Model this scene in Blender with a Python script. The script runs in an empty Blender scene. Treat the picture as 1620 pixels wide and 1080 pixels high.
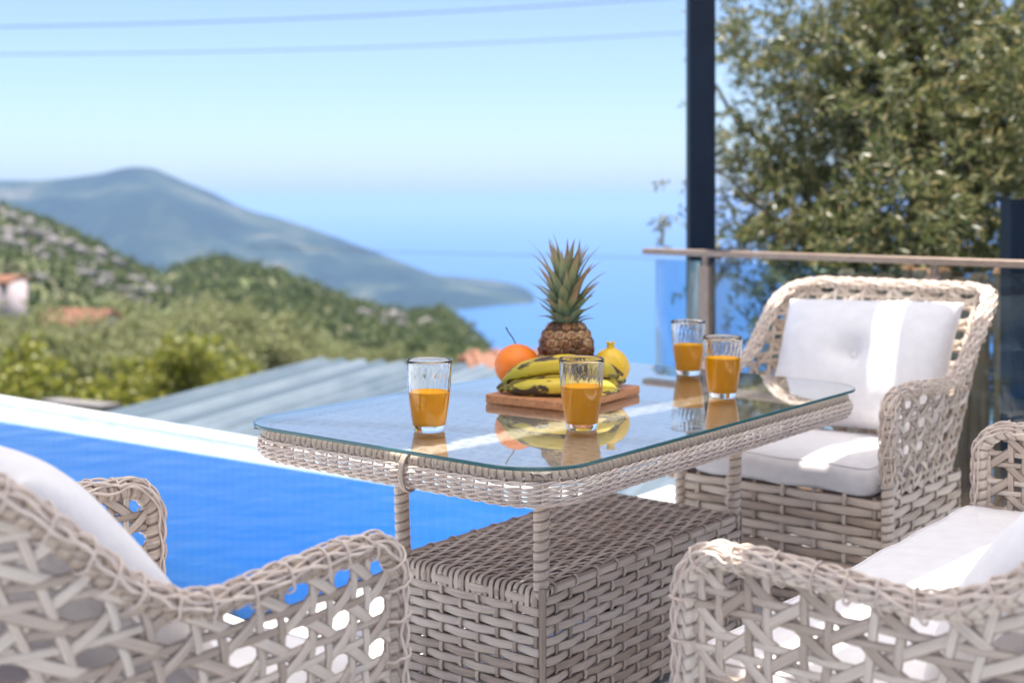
import bpy, math, random
import numpy as np
from mathutils import Vector, Matrix

# ------------------------------------------------------------------ camera, world, sun
scene = bpy.context.scene
F = 2036.0                      # focal length in pixels of the 1620 px wide photograph
HOR = 320.0                     # image row of eye level
CZ = 0.99                       # eye height above the terrace
cam_d = bpy.data.cameras.new("camera")
cam = bpy.data.objects.new("camera", cam_d)
scene.collection.objects.link(cam)
scene.camera = cam
cam.location = (0, 0, CZ)
cam.rotation_euler = (math.radians(90), 0, 0)
cam_d.sensor_width = 36.0
cam_d.lens = F / 1620 * 36
cam_d.shift_y = -(540 - HOR) / 1620
cam_d.clip_start = 0.05
cam_d.clip_end = 90000
cam_d.dof.use_dof = True
cam_d.dof.focus_distance = 2.16
cam_d.dof.aperture_fstop = 3.35
cam_d.dof.aperture_blades = 0

A0 = math.radians(51.4)
E1 = np.array([math.cos(A0), math.sin(A0), 0.0])       # long axis of the table, away to the right
NN = np.array([math.sin(A0), -math.cos(A0), 0.0])      # short axis, toward the right and the camera
sun_vec = 0.15 * E1 - 0.15 * NN + np.array([0, 0, 0.977])
sun_vec = sun_vec / np.linalg.norm(sun_vec)

world = bpy.data.worlds.new("World")
scene.world = world
world.use_nodes = True
wn = world.node_tree
wn.nodes.clear()
w_out = wn.nodes.new("ShaderNodeOutputWorld")
w_bg = wn.nodes.new("ShaderNodeBackground")
w_sky = wn.nodes.new("ShaderNodeTexSky")
w_sky.sky_type = 'NISHITA'
w_sky.sun_disc = False
w_sky.sun_elevation = math.asin(sun_vec[2])
w_sky.sun_rotation = math.atan2(sun_vec[0], sun_vec[1])
w_sky.altitude = 200
w_sky.air_density = 0.7
w_sky.dust_density = 1.2
w_sky.ozone_density = 3.6
w_bg.inputs["Strength"].default_value = 0.056
wn.links.new(w_sky.outputs[0], w_bg.inputs["Color"])
wn.links.new(w_bg.outputs[0], w_out.inputs["Surface"])

sun_d = bpy.data.lights.new("sun", 'SUN')
sun_d.energy = 3.3
sun_d.angle = math.radians(0.5)
sun_d.color = (1.0, 0.94, 0.85)
sun = bpy.data.objects.new("sun", sun_d)
scene.collection.objects.link(sun)
sun.rotation_euler = Vector(sun_vec).to_track_quat('Z', 'Y').to_euler()

vs = scene.view_settings
vs.view_transform = 'Standard'
vs.look = 'None'
vs.exposure = 1.93
vs.gamma = 1.0
vs.use_curve_mapping = False
cy = scene.cycles
cy.use_denoising = True
cy.max_bounces = 22
cy.diffuse_bounces = 8
cy.transmission_bounces = 18
cy.transparent_max_bounces = 24
cy.volume_bounces = 1
cy.sample_clamp_indirect = 6.0

rnd = random.Random(7)
rng = np.random.default_rng(7)

# ------------------------------------------------------------------ helpers
def pix(u, v, Y):
    return np.array([(u - 810) / F * Y, Y, CZ - (v - HOR) / F * Y])

def en(e, n, z=0.0):
    p = E1 * e + NN * n
    return np.array([p[0], p[1], z])

def link(o, parent=None):
    scene.collection.objects.link(o)
    if parent is not None:
        o.parent = parent
    return o

def mesh_np(name, verts, faces, mat=None, uv=None, smooth=True, fmat=None, mats=None):
    """faces: array (n,k) or a list of such arrays"""
    if isinstance(faces, np.ndarray):
        faces = [faces]
    verts = np.asarray(verts, dtype=np.float32).reshape(-1, 3)
    me = bpy.data.meshes.new(name)
    me.vertices.add(len(verts))
    me.vertices.foreach_set("co", verts.ravel())
    loops = np.concatenate([np.asarray(f).ravel() for f in faces]).astype(np.int32)
    counts = np.concatenate([np.full(len(f), np.asarray(f).shape[1]) for f in faces]).astype(np.int32)
    starts = np.concatenate([[0], np.cumsum(counts)[:-1]]).astype(np.int32)
    me.loops.add(len(loops))
    me.loops.foreach_set("vertex_index", loops)
    me.polygons.add(len(counts))
    me.polygons.foreach_set("loop_start", starts)
    me.polygons.foreach_set("loop_total", counts)
    if uv is not None:
        lay = me.uv_layers.new(name="UVMap")
        lay.data.foreach_set("uv", np.asarray(uv, dtype=np.float32)[loops].ravel())
    if smooth:
        me.polygons.foreach_set("use_smooth", np.ones(len(counts), dtype=bool))
    for m in (mats or ([mat] if mat else [])):
        me.materials.append(m)
    if fmat is not None:
        me.polygons.foreach_set("material_index", np.asarray(fmat, dtype=np.int32))
    me.update(calc_edges=True)
    me.validate()
    return me

def obj(name, me, parent=None, loc=None, rotz=None):
    o = bpy.data.objects.new(name, me)
    if loc is not None:
        o.location = tuple(float(c) for c in loc)
    if rotz is not None:
        o.rotation_euler = (0, 0, rotz)
    return link(o, parent)

def tag(o, label=None, cat=None, group=None, kind=None):
    if label: o["label"] = label
    if cat: o["category"] = cat
    if group: o["group"] = group
    if kind: o["kind"] = kind
    return o

def thing(name, label, cat, loc=(0, 0, 0), rotz=0.0, group=None):
    o = bpy.data.objects.new(name, None)
    o.empty_display_size = 0.1
    link(o)
    o.location = tuple(float(c) for c in loc)
    o.rotation_euler = (0, 0, rotz)
    return tag(o, label, cat, group)

def copy_tree(o, parent=None):
    c = o.copy()
    link(c)
    if parent is not None:
        c.parent = parent
        c.matrix_parent_inverse = o.matrix_parent_inverse
    for ch in list(o.children):
        copy_tree(ch, c)
    return c

class MB:
    """collects vertices, quads/tris and uvs"""
    def __init__(s):
        s.v, s.q, s.t, s.uv, s.n = [], [], [], [], 0
    def add(s, v, q=None, t=None, uv=None):
        v = np.asarray(v, float).reshape(-1, 3)
        s.v.append(v)
        s.uv.append(np.zeros((len(v), 2)) if uv is None else np.asarray(uv))
        if q is not None and len(q): s.q.append(np.asarray(q) + s.n)
        if t is not None and len(t): s.t.append(np.asarray(t) + s.n)
        s.n += len(v)
        return s
    def box(s, lo, hi, M=None):
        (x0, y0, z0), (x1, y1, z1) = lo, hi
        v = np.array([[x0,y0,z0],[x1,y0,z0],[x1,y1,z0],[x0,y1,z0],[x0,y0,z1],[x1,y0,z1],[x1,y1,z1],[x0,y1,z1]], float)
        if M is not None:
            v = v @ M[:3, :3].T + M[:3, 3]
        return s.add(v, np.array([[0,3,2,1],[4,5,6,7],[0,1,5,4],[1,2,6,5],[2,3,7,6],[3,0,4,7]]))
    def mesh(s, name, mat, smooth=True):
        f = []
        if s.q: f.append(np.concatenate(s.q))
        if s.t: f.append(np.concatenate(s.t))
        return mesh_np(name, np.concatenate(s.v), f, mat, np.concatenate(s.uv), smooth)

def grid_faces(n, m, closed_n=False, closed_m=False):
    i = np.arange(n if closed_n else n - 1)
    j = np.arange(m if closed_m else m - 1)
    I, J = np.meshgrid(i, j, indexing='ij')
    I2, J2 = (I + 1) % n, (J + 1) % m
    return np.stack([I * m + J, I2 * m + J, I2 * m + J2, I * m + J2], -1).reshape(-1, 4)

def unit(a):
    return a / np.maximum(np.linalg.norm(a, axis=-1, keepdims=True), 1e-9)

def tangents(P, closed=False):
    if closed:
        return unit(np.roll(P, -1, 0) - np.roll(P, 1, 0))
    return unit(np.gradient(P, axis=0))

def frames(P, closed=False):
    T = tangents(P, closed)
    N = np.zeros_like(P)
    a = np.array([0, 0, 1.0]) if abs(T[0][2]) < 0.9 else np.array([1.0, 0, 0])
    n = np.cross(T[0], np.cross(a, T[0])); n /= np.linalg.norm(n)
    N[0] = n
    for i in range(1, len(P)):
        n = n - T[i] * np.dot(n, T[i])
        n /= np.linalg.norm(n)
        N[i] = n
    return T, N, np.cross(T, N)

def arclen(P, closed=False):
    d = np.linalg.norm(np.diff(P, axis=0), axis=1)
    return np.concatenate([[0], np.cumsum(d)])

def sweep(P, N, prof, closed=False, cap=True):
    """sweep a closed 2-D profile (b, n) along P with surface normals N"""
    P = np.asarray(P, float)
    T = tangents(P, closed)
    N = unit(N - T * (N * T).sum(1, keepdims=True))
    B = np.cross(T, N)
    prof = np.asarray(prof)
    V = P[:, None, :] + prof[None, :, 0, None] * B[:, None, :] + prof[None, :, 1, None] * N[:, None, :]
    n, m = len(P), len(prof)
    S = arclen(P)
    wid = max(1e-6, prof[:, 0].max() - prof[:, 0].min())
    uv = np.stack([np.repeat(S[:, None], m, 1), np.repeat(((prof[:, 0] - prof[:, 0].min()) / wid)[None, :], n, 0)], -1)
    q = grid_faces(n, m, closed, True)
    return V.reshape(-1, 3), q, uv.reshape(-1, 2)

def tube(P, r, m=8, closed=False, N=None):
    P = np.asarray(P, float)
    T, N, B = frames(P, closed)
    r = np.broadcast_to(np.asarray(r, float), (len(P),))
    th = np.linspace(0, 2 * math.pi, m, endpoint=False)
    V = P[:, None, :] + r[:, None, None] * (np.cos(th)[None, :, None] * N[:, None, :] + np.sin(th)[None, :, None] * B[:, None, :])
    S = arclen(P)
    uv = np.stack([np.repeat(S[:, None], m, 1), np.repeat((th / (2 * math.pi))[None, :], len(P), 0)], -1)
    return V.reshape(-1, 3), grid_faces(len(P), m, closed, True), uv.reshape(-1, 2)

def resample(P, step):
    S = arclen(P)
    n = max(2, int(S[-1] / step) + 1)
    s = np.linspace(0, S[-1], n)
    return np.stack([np.interp(s, S, P[:, k]) for k in range(3)], 1), s

def wrapped_tube(P, r, pitch=0.018, m=12, per=7, depth=0.11):
    """a rod wound with flat cane: a helical groove"""
    P, s = resample(np.asarray(P, float), pitch / per)
    T, N, B = frames(P)
    th = np.linspace(0, 2 * math.pi, m, endpoint=False)
    ph = (s[:, None] / pitch - th[None, :] / (2 * math.pi)) % 1.0
    g = np.exp(-((ph - 0.5) / 0.11) ** 2)
    R = r * (1 + 0.02 * np.sin(ph * 2 * math.pi) - depth * g)
    V = P[:, None, :] + R[..., None] * (np.cos(th)[None, :, None] * N[:, None, :] + np.sin(th)[None, :, None] * B[:, None, :])
    uv = np.stack([np.repeat((th * r)[None, :], len(P), 0), s[:, None] / pitch - th[None, :] / (2 * math.pi) + .5], -1)
    return V.reshape(-1, 3), grid_faces(len(P), m, False, True), uv.reshape(-1, 2)

def strip(w, t):
    """flat cane cross-section"""
    h = w / 2
    return np.array([(-h, 0), (-h * .8, t * .62), (-h * .35, t), (h * .35, t), (h * .8, t * .62), (h, 0), (h * .6, -t * .5), (-h * .6, -t * .5)])[::-1]

def rrect(L, W, r, step=0.01):
    """closed rounded rectangle, counter-clockwise; returns points (2-D) and outward normals, evenly spaced"""
    P = []
    for cx, cy_, a in ((L/2 - r, W/2 - r, 0), (-L/2 + r, W/2 - r, 90), (-L/2 + r, -W/2 + r, 180), (L/2 - r, -W/2 + r, 270)):
        for k in range(25):
            t = math.radians(a + 90 * k / 24)
            P.append((cx + r * math.cos(t), cy_ + r * math.sin(t)))
    P = np.array(P + [P[0]])
    S = np.concatenate([[0], np.cumsum(np.linalg.norm(np.diff(P, axis=0), axis=1))])
    n = int(S[-1] / step)
    s = np.linspace(0, S[-1], n, endpoint=False)
    Q = np.stack([np.interp(s, S, P[:, 0]), np.interp(s, S, P[:, 1])], 1)
    T = unit(np.roll(Q, -1, 0) - np.roll(Q, 1, 0))
    return Q, np.stack([T[:, 1], -T[:, 0]], 1), s, S[-1]

def lathe(prof, m=48):
    prof = np.asarray(prof, float)
    th = np.linspace(0, 2 * math.pi, m, endpoint=False)
    V = np.stack([prof[:, 0, None] * np.cos(th), prof[:, 0, None] * np.sin(th), np.repeat(prof[:, 1, None], m, 1)], -1)
    return V.reshape(-1, 3), grid_faces(len(prof), m, False, True)[:, ::-1]

def vnoise(x, y, seed=0):
    """cheap smooth value noise on arrays"""
    def h(i, j):
        v = np.sin(i * 127.1 + j * 311.7 + seed * 74.7) * 43758.5453
        return v - np.floor(v)
    xi, yi = np.floor(x), np.floor(y)
    xf, yf = x - xi, y - yi
    u, v = xf * xf * (3 - 2 * xf), yf * yf * (3 - 2 * yf)
    return (h(xi, yi) * (1 - u) + h(xi + 1, yi) * u) * (1 - v) + (h(xi, yi + 1) * (1 - u) + h(xi + 1, yi + 1) * u) * v

def fbm(x, y, o=4, seed=0):
    s, a = 0, 0.5
    for k in range(o):
        s = s + a * vnoise(x * 2 ** k, y * 2 ** k, seed + k)
        a *= 0.5
    return s

# ------------------------------------------------------------------ materials
def mat(name):
    m = bpy.data.materials.new(name)
    m.use_nodes = True
    nt = m.node_tree
    nt.nodes.clear()
    out = nt.nodes.new("ShaderNodeOutputMaterial")
    return m, nt, out

def nd(nt, typ, **kw):
    n = nt.nodes.new(typ)
    for k, v in kw.items():
        setattr(n, k, v)
    return n

def ramp(nt, stops, fac=None):
    r = nt.nodes.new("ShaderNodeValToRGB")
    el = r.color_ramp.elements
    while len(el) < len(stops):
        el.new(0.5)
    for e, (p, c) in zip(el, stops):
        e.position = p
        e.color = (*c, 1) if len(c) == 3 else c
    if fac is not None:
        nt.links.new(fac, r.inputs[0])
    return r

def principled(name, stops, scale=8.0, rough=0.6, spec=0.4, coord="Object", stretch=None, bump=0.0, bump_scale=None, detail=5.0, metal=0.0,
               obj_random=0.0, sheen=0.0, sss=0.0, noise_rough=0.6):
    m, nt, out = mat(name)
    b = nd(nt, "ShaderNodeBsdfPrincipled")
    tc = nd(nt, "ShaderNodeTexCoord")
    src = tc.outputs[coord]
    if stretch is not None:
        mp = nd(nt, "ShaderNodeMapping")
        mp.inputs["Scale"].default_value = stretch
        nt.links.new(src, mp.inputs[0])
        src = mp.outputs[0]
    n = nd(nt, "ShaderNodeTexNoise")
    n.inputs["Scale"].default_value = scale
    n.inputs["Detail"].default_value = detail
    n.inputs["Roughness"].default_value = noise_rough
    nt.links.new(src, n.inputs["Vector"])
    fac = n.outputs["Fac"]
    if obj_random:
        oi = nd(nt, "ShaderNodeObjectInfo")
        ma = nd(nt, "ShaderNodeMath", operation='MULTIPLY_ADD')
        ma.inputs[1].default_value = obj_random
        ma.inputs[2].default_value = -obj_random / 2
        nt.links.new(oi.outputs["Random"], ma.inputs[0])
        ad = nd(nt, "ShaderNodeMath", operation='ADD')
        nt.links.new(fac, ad.inputs[0])
        nt.links.new(ma.outputs[0], ad.inputs[1])
        fac = ad.outputs[0]
    r = ramp(nt, stops, fac)
    nt.links.new(r.outputs[0], b.inputs["Base Color"])
    b.inputs["Roughness"].default_value = rough
    b.inputs["Specular IOR Level"].default_value = spec
    b.inputs["Metallic"].default_value = metal
    if sheen:
        b.inputs["Sheen Weight"].default_value = sheen
    if sss:
        b.inputs["Subsurface Weight"].default_value = sss
        b.inputs["Subsurface Scale"].default_value = 0.02
    if bump:
        bn = n
        if bump_scale:
            bn = nd(nt, "ShaderNodeTexNoise")
            bn.inputs["Scale"].default_value = bump_scale
            bn.inputs["Detail"].default_value = 4
            nt.links.new(src, bn.inputs["Vector"])
        bp = nd(nt, "ShaderNodeBump")
        bp.inputs["Strength"].default_value = bump
        bp.inputs["Distance"].default_value = 0.01
        nt.links.new(bn.outputs["Fac"], bp.inputs["Height"])
        nt.links.new(bp.outputs[0], b.inputs["Normal"])
    nt.links.new(b.outputs[0], out.inputs["Surface"])
    return m

M = {}
# flat resin cane: streaks along the strand (uv = metres along, 0..1 across)
M['cane'] = principled('cane', [(0.30, (.45, .355, .28)), (0.5, (.69, .58, .48)), (0.72, (.82, .725, .62))], scale=1.0, rough=.38, spec=.5,
                       coord="UV", stretch=(9, 13, 1), bump=.45, obj_random=.38)
# the extruded cane is two-toned: a darker stripe along both of its edges
nt = M['cane'].node_tree
bs = next(n for n in nt.nodes if n.type == 'BSDF_PRINCIPLED')
old = bs.inputs["Base Color"].links[0].from_socket
tcn = next(n for n in nt.nodes if n.type == 'TEX_COORD')
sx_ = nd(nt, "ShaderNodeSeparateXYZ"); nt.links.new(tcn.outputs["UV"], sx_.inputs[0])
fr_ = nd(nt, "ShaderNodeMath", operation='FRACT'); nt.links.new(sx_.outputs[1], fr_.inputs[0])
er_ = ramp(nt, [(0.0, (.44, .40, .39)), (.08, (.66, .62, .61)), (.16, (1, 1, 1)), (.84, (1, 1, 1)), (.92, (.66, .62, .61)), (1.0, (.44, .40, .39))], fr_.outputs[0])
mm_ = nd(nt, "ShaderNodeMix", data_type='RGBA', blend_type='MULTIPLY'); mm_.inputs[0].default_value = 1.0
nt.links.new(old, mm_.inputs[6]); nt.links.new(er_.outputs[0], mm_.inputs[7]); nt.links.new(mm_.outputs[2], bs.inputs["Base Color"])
M['cord'] = principled('cord', [(0.3, (.58, .47, .40)), (0.7, (.78, .68, .60))], scale=1.0, rough=.5, spec=.35, coord="UV", stretch=(30, 3, 1), obj_random=.2)
M['fabric'] = principled('fabric', [(0.3, (.74, .72, .735)), (0.7, (.80, .785, .80))], scale=30, rough=.95, spec=.1, bump=.12, bump_scale=900, sheen=.15)
M['tile'] = principled('floor_tile', [(0.3, (.66, .66, .67)), (0.7, (.80, .80, .80))], scale=3, rough=.35, spec=.4, obj_random=.3)
M['grout'] = principled('grout', [(0.3, (.38, .38, .39)), (0.7, (.45, .45, .46))], scale=20, rough=.9)
M['coping'] = principled('coping', [(0.3, (.72, .72, .74)), (0.7, (.84, .84, .85))], scale=6, rough=.4)
M['post'] = principled('dark_post', [(0.3, (.005, .011, .024)), (0.7, (.008, .017, .034))], scale=4, rough=.5, spec=.15)
M['rail'] = principled('bronze_rail', [(0.3, (.24, .175, .135)), (0.7, (.31, .235, .185))], scale=30, rough=.4, metal=.3, stretch=(1, 1, 1))
M['board'] = principled('board_wood', [(0.25, (.32, .125, .05)), (0.5, (.48, .21, .09)), (0.8, (.58, .29, .14))], scale=9, rough=.45, stretch=(1.2, 14, 14), bump=.1)
M['fence'] = principled('fence_wood', [(0.25, (.16, .085, .04)), (0.55, (.36, .20, .10)), (0.85, (.48, .30, .17))], scale=6, rough=.8, stretch=(12, 12, 1), obj_random=.5, bump=.3)
M['bark'] = principled('bark', [(0.3, (.035, .028, .02)), (0.7, (.12, .10, .075))], scale=14, rough=.9, stretch=(4, 4, 1), bump=.6)
M['roofmetal'] = principled('roof_metal', [(0.3, (.10, .135, .165)), (0.7, (.18, .22, .25))], scale=1.5, rough=.42, spec=.5, metal=.25, obj_random=.7)
M['terracotta'] = principled('terracotta', [(0.3, (.20, .085, .048)), (0.7, (.28, .13, .078))], scale=6, rough=.8, obj_random=.3)
M['plaster'] = principled('plaster', [(0.3, (.44, .36, .37)), (0.7, (.50, .42, .43))], scale=3, rough=.9)
M['darkglass'] = principled('window_dark', [(0.3, (.03, .035, .05)), (0.7, (.05, .06, .08))], scale=3, rough=.1)
M['stone'] = principled('stone', [(0.3, (.16, .14, .12)), (0.7, (.32, .29, .26))], scale=3, rough=.9, bump=.5)
M['cable'] = principled('cable', [(0.3, (.02, .02, .024)), (0.7, (.03, .03, .035))], scale=3, rough=.6)
M['canopy_frame'] = M['post']

def translucent(name, col, trans):
    m, nt, out = mat(name)
    d = nd(nt, "ShaderNodeBsdfDiffuse"); d.inputs[0].default_value = (*col, 1)
    t = nd(nt, "ShaderNodeBsdfTranslucent"); t.inputs[0].default_value = (*col, 1)
    mx = nd(nt, "ShaderNodeMixShader"); mx.inputs[0].default_value = trans
    nt.links.new(d.outputs[0], mx.inputs[1]); nt.links.new(t.outputs[0], mx.inputs[2])
    nt.links.new(mx.outputs[0], out.inputs["Surface"])
    return m
M['canopy'] = translucent('canopy_cloth', (.95, .89, .80), .66)

def pane(name, tint, boost=1.0, rough=0.0, ripple=None):
    """clear sheet: Schlick reflection over straight transmission"""
    m, nt, out = mat(name)
    lw = nd(nt, "ShaderNodeLayerWeight"); lw.inputs["Blend"].default_value = 0.5
    pw = nd(nt, "ShaderNodeMath", operation='POWER'); pw.inputs[1].default_value = 5.0
    nt.links.new(lw.outputs["Facing"], pw.inputs[0])
    ml = nd(nt, "ShaderNodeMath", operation='MULTIPLY_ADD', use_clamp=True)
    ml.inputs[1].default_value = 0.96 * boost
    ml.inputs[2].default_value = 0.04 * boost
    nt.links.new(pw.outputs[0], ml.inputs[0])
    tr = nd(nt, "ShaderNodeBsdfTransparent"); tr.inputs[0].default_value = (*tint, 1)
    gl = nd(nt, "ShaderNodeBsdfGlossy"); gl.inputs["Roughness"].default_value = rough
    mx = nd(nt, "ShaderNodeMixShader")
    nt.links.new(ml.outputs[0], mx.inputs[0]); nt.links.new(tr.outputs[0], mx.inputs[1]); nt.links.new(gl.outputs[0], mx.inputs[2])
    if ripple:
        tc = nd(nt, "ShaderNodeTexCoord")
        n = nd(nt, "ShaderNodeTexNoise"); n.inputs["Scale"].default_value = ripple[0]; n.inputs["Detail"].default_value = 2
        nt.links.new(tc.outputs["Object"], n.inputs["Vector"])
        bp = nd(nt, "ShaderNodeBump"); bp.inputs["Strength"].default_value = ripple[1]; bp.inputs["Distance"].default_value = .05
        nt.links.new(n.outputs["Fac"], bp.inputs["Height"])
        nt.links.new(bp.outputs[0], gl.inputs["Normal"]); nt.links.new(bp.outputs[0], lw.inputs["Normal"])
    nt.links.new(mx.outputs[0], out.inputs["Surface"])
    return m
M['tableglass'] = pane('table_glass', (.93, .97, .96), 1.85)
M['tableglass_under'] = pane('table_glass_under', (.97, .99, .985), 0.0)
M['railglass'] = pane('rail_glass', (.66, .80, .88), 1.0)
M['water'] = pane('pool_water', (.80, .93, 1.0), 1.0, 0.02, (5.5, .17))

def simple(name, col, rough=.5, **kw):
    m, nt, out = mat(name)
    b = nd(nt, "ShaderNodeBsdfPrincipled")
    b.inputs["Base Color"].default_value = (*col, 1)
    b.inputs["Roughness"].default_value = rough
    for k, v in kw.items():
        b.inputs[k].default_value = v
    nt.links.new(b.outputs[0], out.inputs["Surface"])
    return m
M['glassedge'] = simple('glass_edge', (.025, .115, .125), .2)
M['tumbler'] = simple('tumbler_glass', (1, 1, 1), 0.0, **{"Transmission Weight": 1.0, "IOR": 1.47})

# orange juice
m, nt, out = mat('juice')
b = nd(nt, "ShaderNodeBsdfPrincipled")
b.inputs["Base Color"].default_value = (1.0, .46, .005, 1)
b.inputs["Roughness"].default_value = .25
b.inputs["Specular IOR Level"].default_value = .0
tl = nd(nt, "ShaderNodeBsdfTranslucent"); tl.inputs[0].default_value = (1.0, .60, .02, 1)
mxj = nd(nt, "ShaderNodeMixShader"); mxj.inputs[0].default_value = .15
nt.links.new(b.outputs[0], mxj.inputs[1]); nt.links.new(tl.outputs[0], mxj.inputs[2])
nt.links.new(mxj.outputs[0], out.inputs["Surface"])
M['juice'] = m

# pool tiles: vertical joints and a fine mosaic, plain pigment
def pooltile(name, c0, c1, cj):
    m, nt, out = mat(name)
    b = nd(nt, "ShaderNodeBsdfPrincipled")
    tc = nd(nt, "ShaderNodeTexCoord")
    br = nd(nt, "ShaderNodeTexBrick")
    br.offset = 0.0
    br.inputs["Scale"].default_value = 1.0
    br.inputs["Brick Width"].default_value = .05
    br.inputs["Row Height"].default_value = 20.0
    br.inputs["Mortar Size"].default_value = .003
    br.inputs["Color1"].default_value = (*c0, 1); br.inputs["Color2"].default_value = (*c1, 1); br.inputs["Mortar"].default_value = (*cj, 1)
    nt.links.new(tc.outputs["UV"], br.inputs["Vector"])
    nt.links.new(br.outputs["Color"], b.inputs["Base Color"])
    b.inputs["Roughness"].default_value = .35
    nt.links.new(b.outputs[0], out.inputs["Surface"])
    return m
M['pooltile'] = pooltile('pool_tile', (.006, .48, .95), (.008, .51, .97), (.05, .58, .97))
M['steptile'] = pooltile('step_tile', (.16, .48, .86), (.18, .52, .90), (.30, .60, .90))

def leafmat(name, cols, trans=.35, rough=.45):
    m, nt, out = mat(name)
    g = nd(nt, "ShaderNodeNewGeometry")
    r = ramp(nt, cols, g.outputs["Random Per Island"])
    b = nd(nt, "ShaderNodeBsdfPrincipled")
    b.inputs["Roughness"].default_value = rough
    b.inputs["Specular IOR Level"].default_value = .5
    nt.links.new(r.outputs[0], b.inputs["Base Color"])
    t = nd(nt, "ShaderNodeBsdfTranslucent")
    nt.links.new(r.outputs[0], t.inputs[0])
    mx = nd(nt, "ShaderNodeMixShader"); mx.inputs[0].default_value = trans
    nt.links.new(b.outputs[0], mx.inputs[1]); nt.links.new(t.outputs[0], mx.inputs[2])
    nt.links.new(mx.outputs[0], out.inputs["Surface"])
    return m
M['olive'] = leafmat('olive_leaf', [(0, (.05, .075, .02)), (.45, (.13, .15, .05)), (.75, (.25, .245, .11)), (.92, (.34, .26, .11)), (1, (.36, .37, .24))], .42, .4)
M['grove'] = leafmat('grove_leaf', [(0, (.17, .195, .065)), (.5, (.27, .28, .115)), (1, (.37, .36, .19))], .3, .6)
M['scrub'] = leafmat('scrub_leaf', [(0, (.05, .08, .03)), (.6, (.11, .15, .045)), (1, (.21, .22, .07))], .25, .7)
M['lime'] = leafmat('lime_leaf', [(0, (.16, .18, .02)), (.5, (.27, .28, .04)), (1, (.38, .35, .08))], .4, .5)

# ------------------------------------------------------------------ the land and the sea
def polar_sheet(us, Ys, zfun, name, material, kind='structure'):
    U, YY = np.meshgrid(us, Ys, indexing='ij')
    X = (U - 810) / F * YY
    Z = zfun(U, YY)
    me = mesh_np(name, np.stack([X, YY, Z], -1), grid_faces(len(us), len(Ys)), material)
    return tag(obj(name, me), kind=kind)

crest_u = np.array([-2500, -900, -400, -150, 0, 60, 130, 200, 250, 290, 330, 400, 480, 560, 640, 700, 740, 765, 790, 830, 900, 1200, 4000])
crest_v = np.array([250, 270, 290, 318, 330, 345, 376, 415, 436, 425, 408, 420, 444, 474, 494, 490, 515, 545, 578, 640, 700, 760, 760])
def land_z(U, Y):
    crest = CZ - (np.interp(U, crest_u, crest_v) - HOR) / F * 280
    s = np.log(np.maximum(Y, 1))
    near = np.interp(Y, [0, 6, 14, 35, 55, 80, 110], [-1.6, -1.9, -3.2, -5.2, -7.4, -10.5, -15.0])
    low = -14 - 0.03 * np.maximum(U - 600, 0) ** 0.9
    near = near + np.where(U > 780, -np.clip((U - 780) / 300, 0, 1) * np.clip((Y - 5) / 30, 0, 1) * 12, 0)
    t = np.clip((Y - 95) / (280 - 95), 0, 1)
    t = t * t * (3 - 2 * t)
    z = near * (1 - t) + crest * t
    X = (U - 810) / F * Y
    rough = (fbm(X * .05, Y * .05, 4, 3) - .47) * 9 * np.clip((Y - 80) / 100, 0, 1) * np.clip((330 - Y) / 60, 0, 1)
    z = z + rough * np.where(np.abs(Y - 280) < 40, .35, 1)
    back = np.clip((Y - 280) / 1200, 0, 1)
    z = np.where(Y > 280, crest * (1 - back ** .7) - 215 * back ** .7, z)
    return z

m, nt, out = mat('hill_ground')
b = nd(nt, "ShaderNodeBsdfPrincipled")
tc = nd(nt, "ShaderNodeTexCoord")
n1 = nd(nt, "ShaderNodeTexNoise"); n1.inputs["Scale"].default_value = .09; n1.inputs["Detail"].default_value = 6; n1.inputs["Roughness"].default_value = .65
nt.links.new(tc.outputs["Object"], n1.inputs["Vector"])
r = ramp(nt, [(.30, (.06, .095, .035)), (.46, (.13, .15, .055)), (.58, (.15, .14, .08)), (.70, (.18, .165, .15)), (.82, (.23, .21, .20))], n1.outputs["Fac"])
nt.links.new(r.outputs[0], b.inputs["Base Color"])
b.inputs["Roughness"].default_value = .95
bp = nd(nt, "ShaderNodeBump"); bp.inputs["Strength"].default_value = .8; bp.inputs["Distance"].default_value = 2.0
nt.links.new(n1.outputs["Fac"], bp.inputs["Height"]); nt.links.new(bp.outputs[0], b.inputs["Normal"])
nt.links.new(b.outputs[0], out.inputs["Surface"])
M['hill'] = m
us = np.linspace(-2500, 4000, 330)
Ys = np.concatenate([np.linspace(3.2, 60, 40), np.linspace(64, 340, 90), np.linspace(360, 1700, 30)])
polar_sheet(us, Ys, land_z, 'terrain', M['hill'])

# the far mountain and headland
mt_u = np.array([-2600, -1500, -700, -300, 0, 60, 110, 160, 190, 215, 245, 290, 340, 370, 400, 440, 480, 530, 600, 660, 700, 760, 810, 850, 880])
mt_v = np.array([290, 286, 283, 284, 285, 285, 281, 274, 266, 263, 266, 286, 306, 322, 334, 344, 356, 374, 400, 424, 438, 456, 468, 478, 520])
SEA = -199.0
m, nt, out = mat('mountain_scrub')
b = nd(nt, "ShaderNodeBsdfPrincipled")
tc = nd(nt, "ShaderNodeTexCoord")
n1 = nd(nt, "ShaderNodeTexNoise"); n1.inputs["Scale"].default_value = .006; n1.inputs["Detail"].default_value = 7; n1.inputs["Roughness"].default_value = .6
nt.links.new(tc.outputs["Object"], n1.inputs["Vector"])
r = ramp(nt, [(.36, (.004, .014, .016)), (.50, (.012, .030, .022)), (.60, (.045, .06, .036)), (.72, (.16, .14, .115))], n1.outputs["Fac"])
nt.links.new(r.outputs[0], b.inputs["Base Color"])
b.inputs["Roughness"].default_value = 1.0
b.inputs["Specular IOR Level"].default_value = .05
nt.links.new(b.outputs[0], out.inputs["Surface"])
M['mountain'] = m
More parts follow.
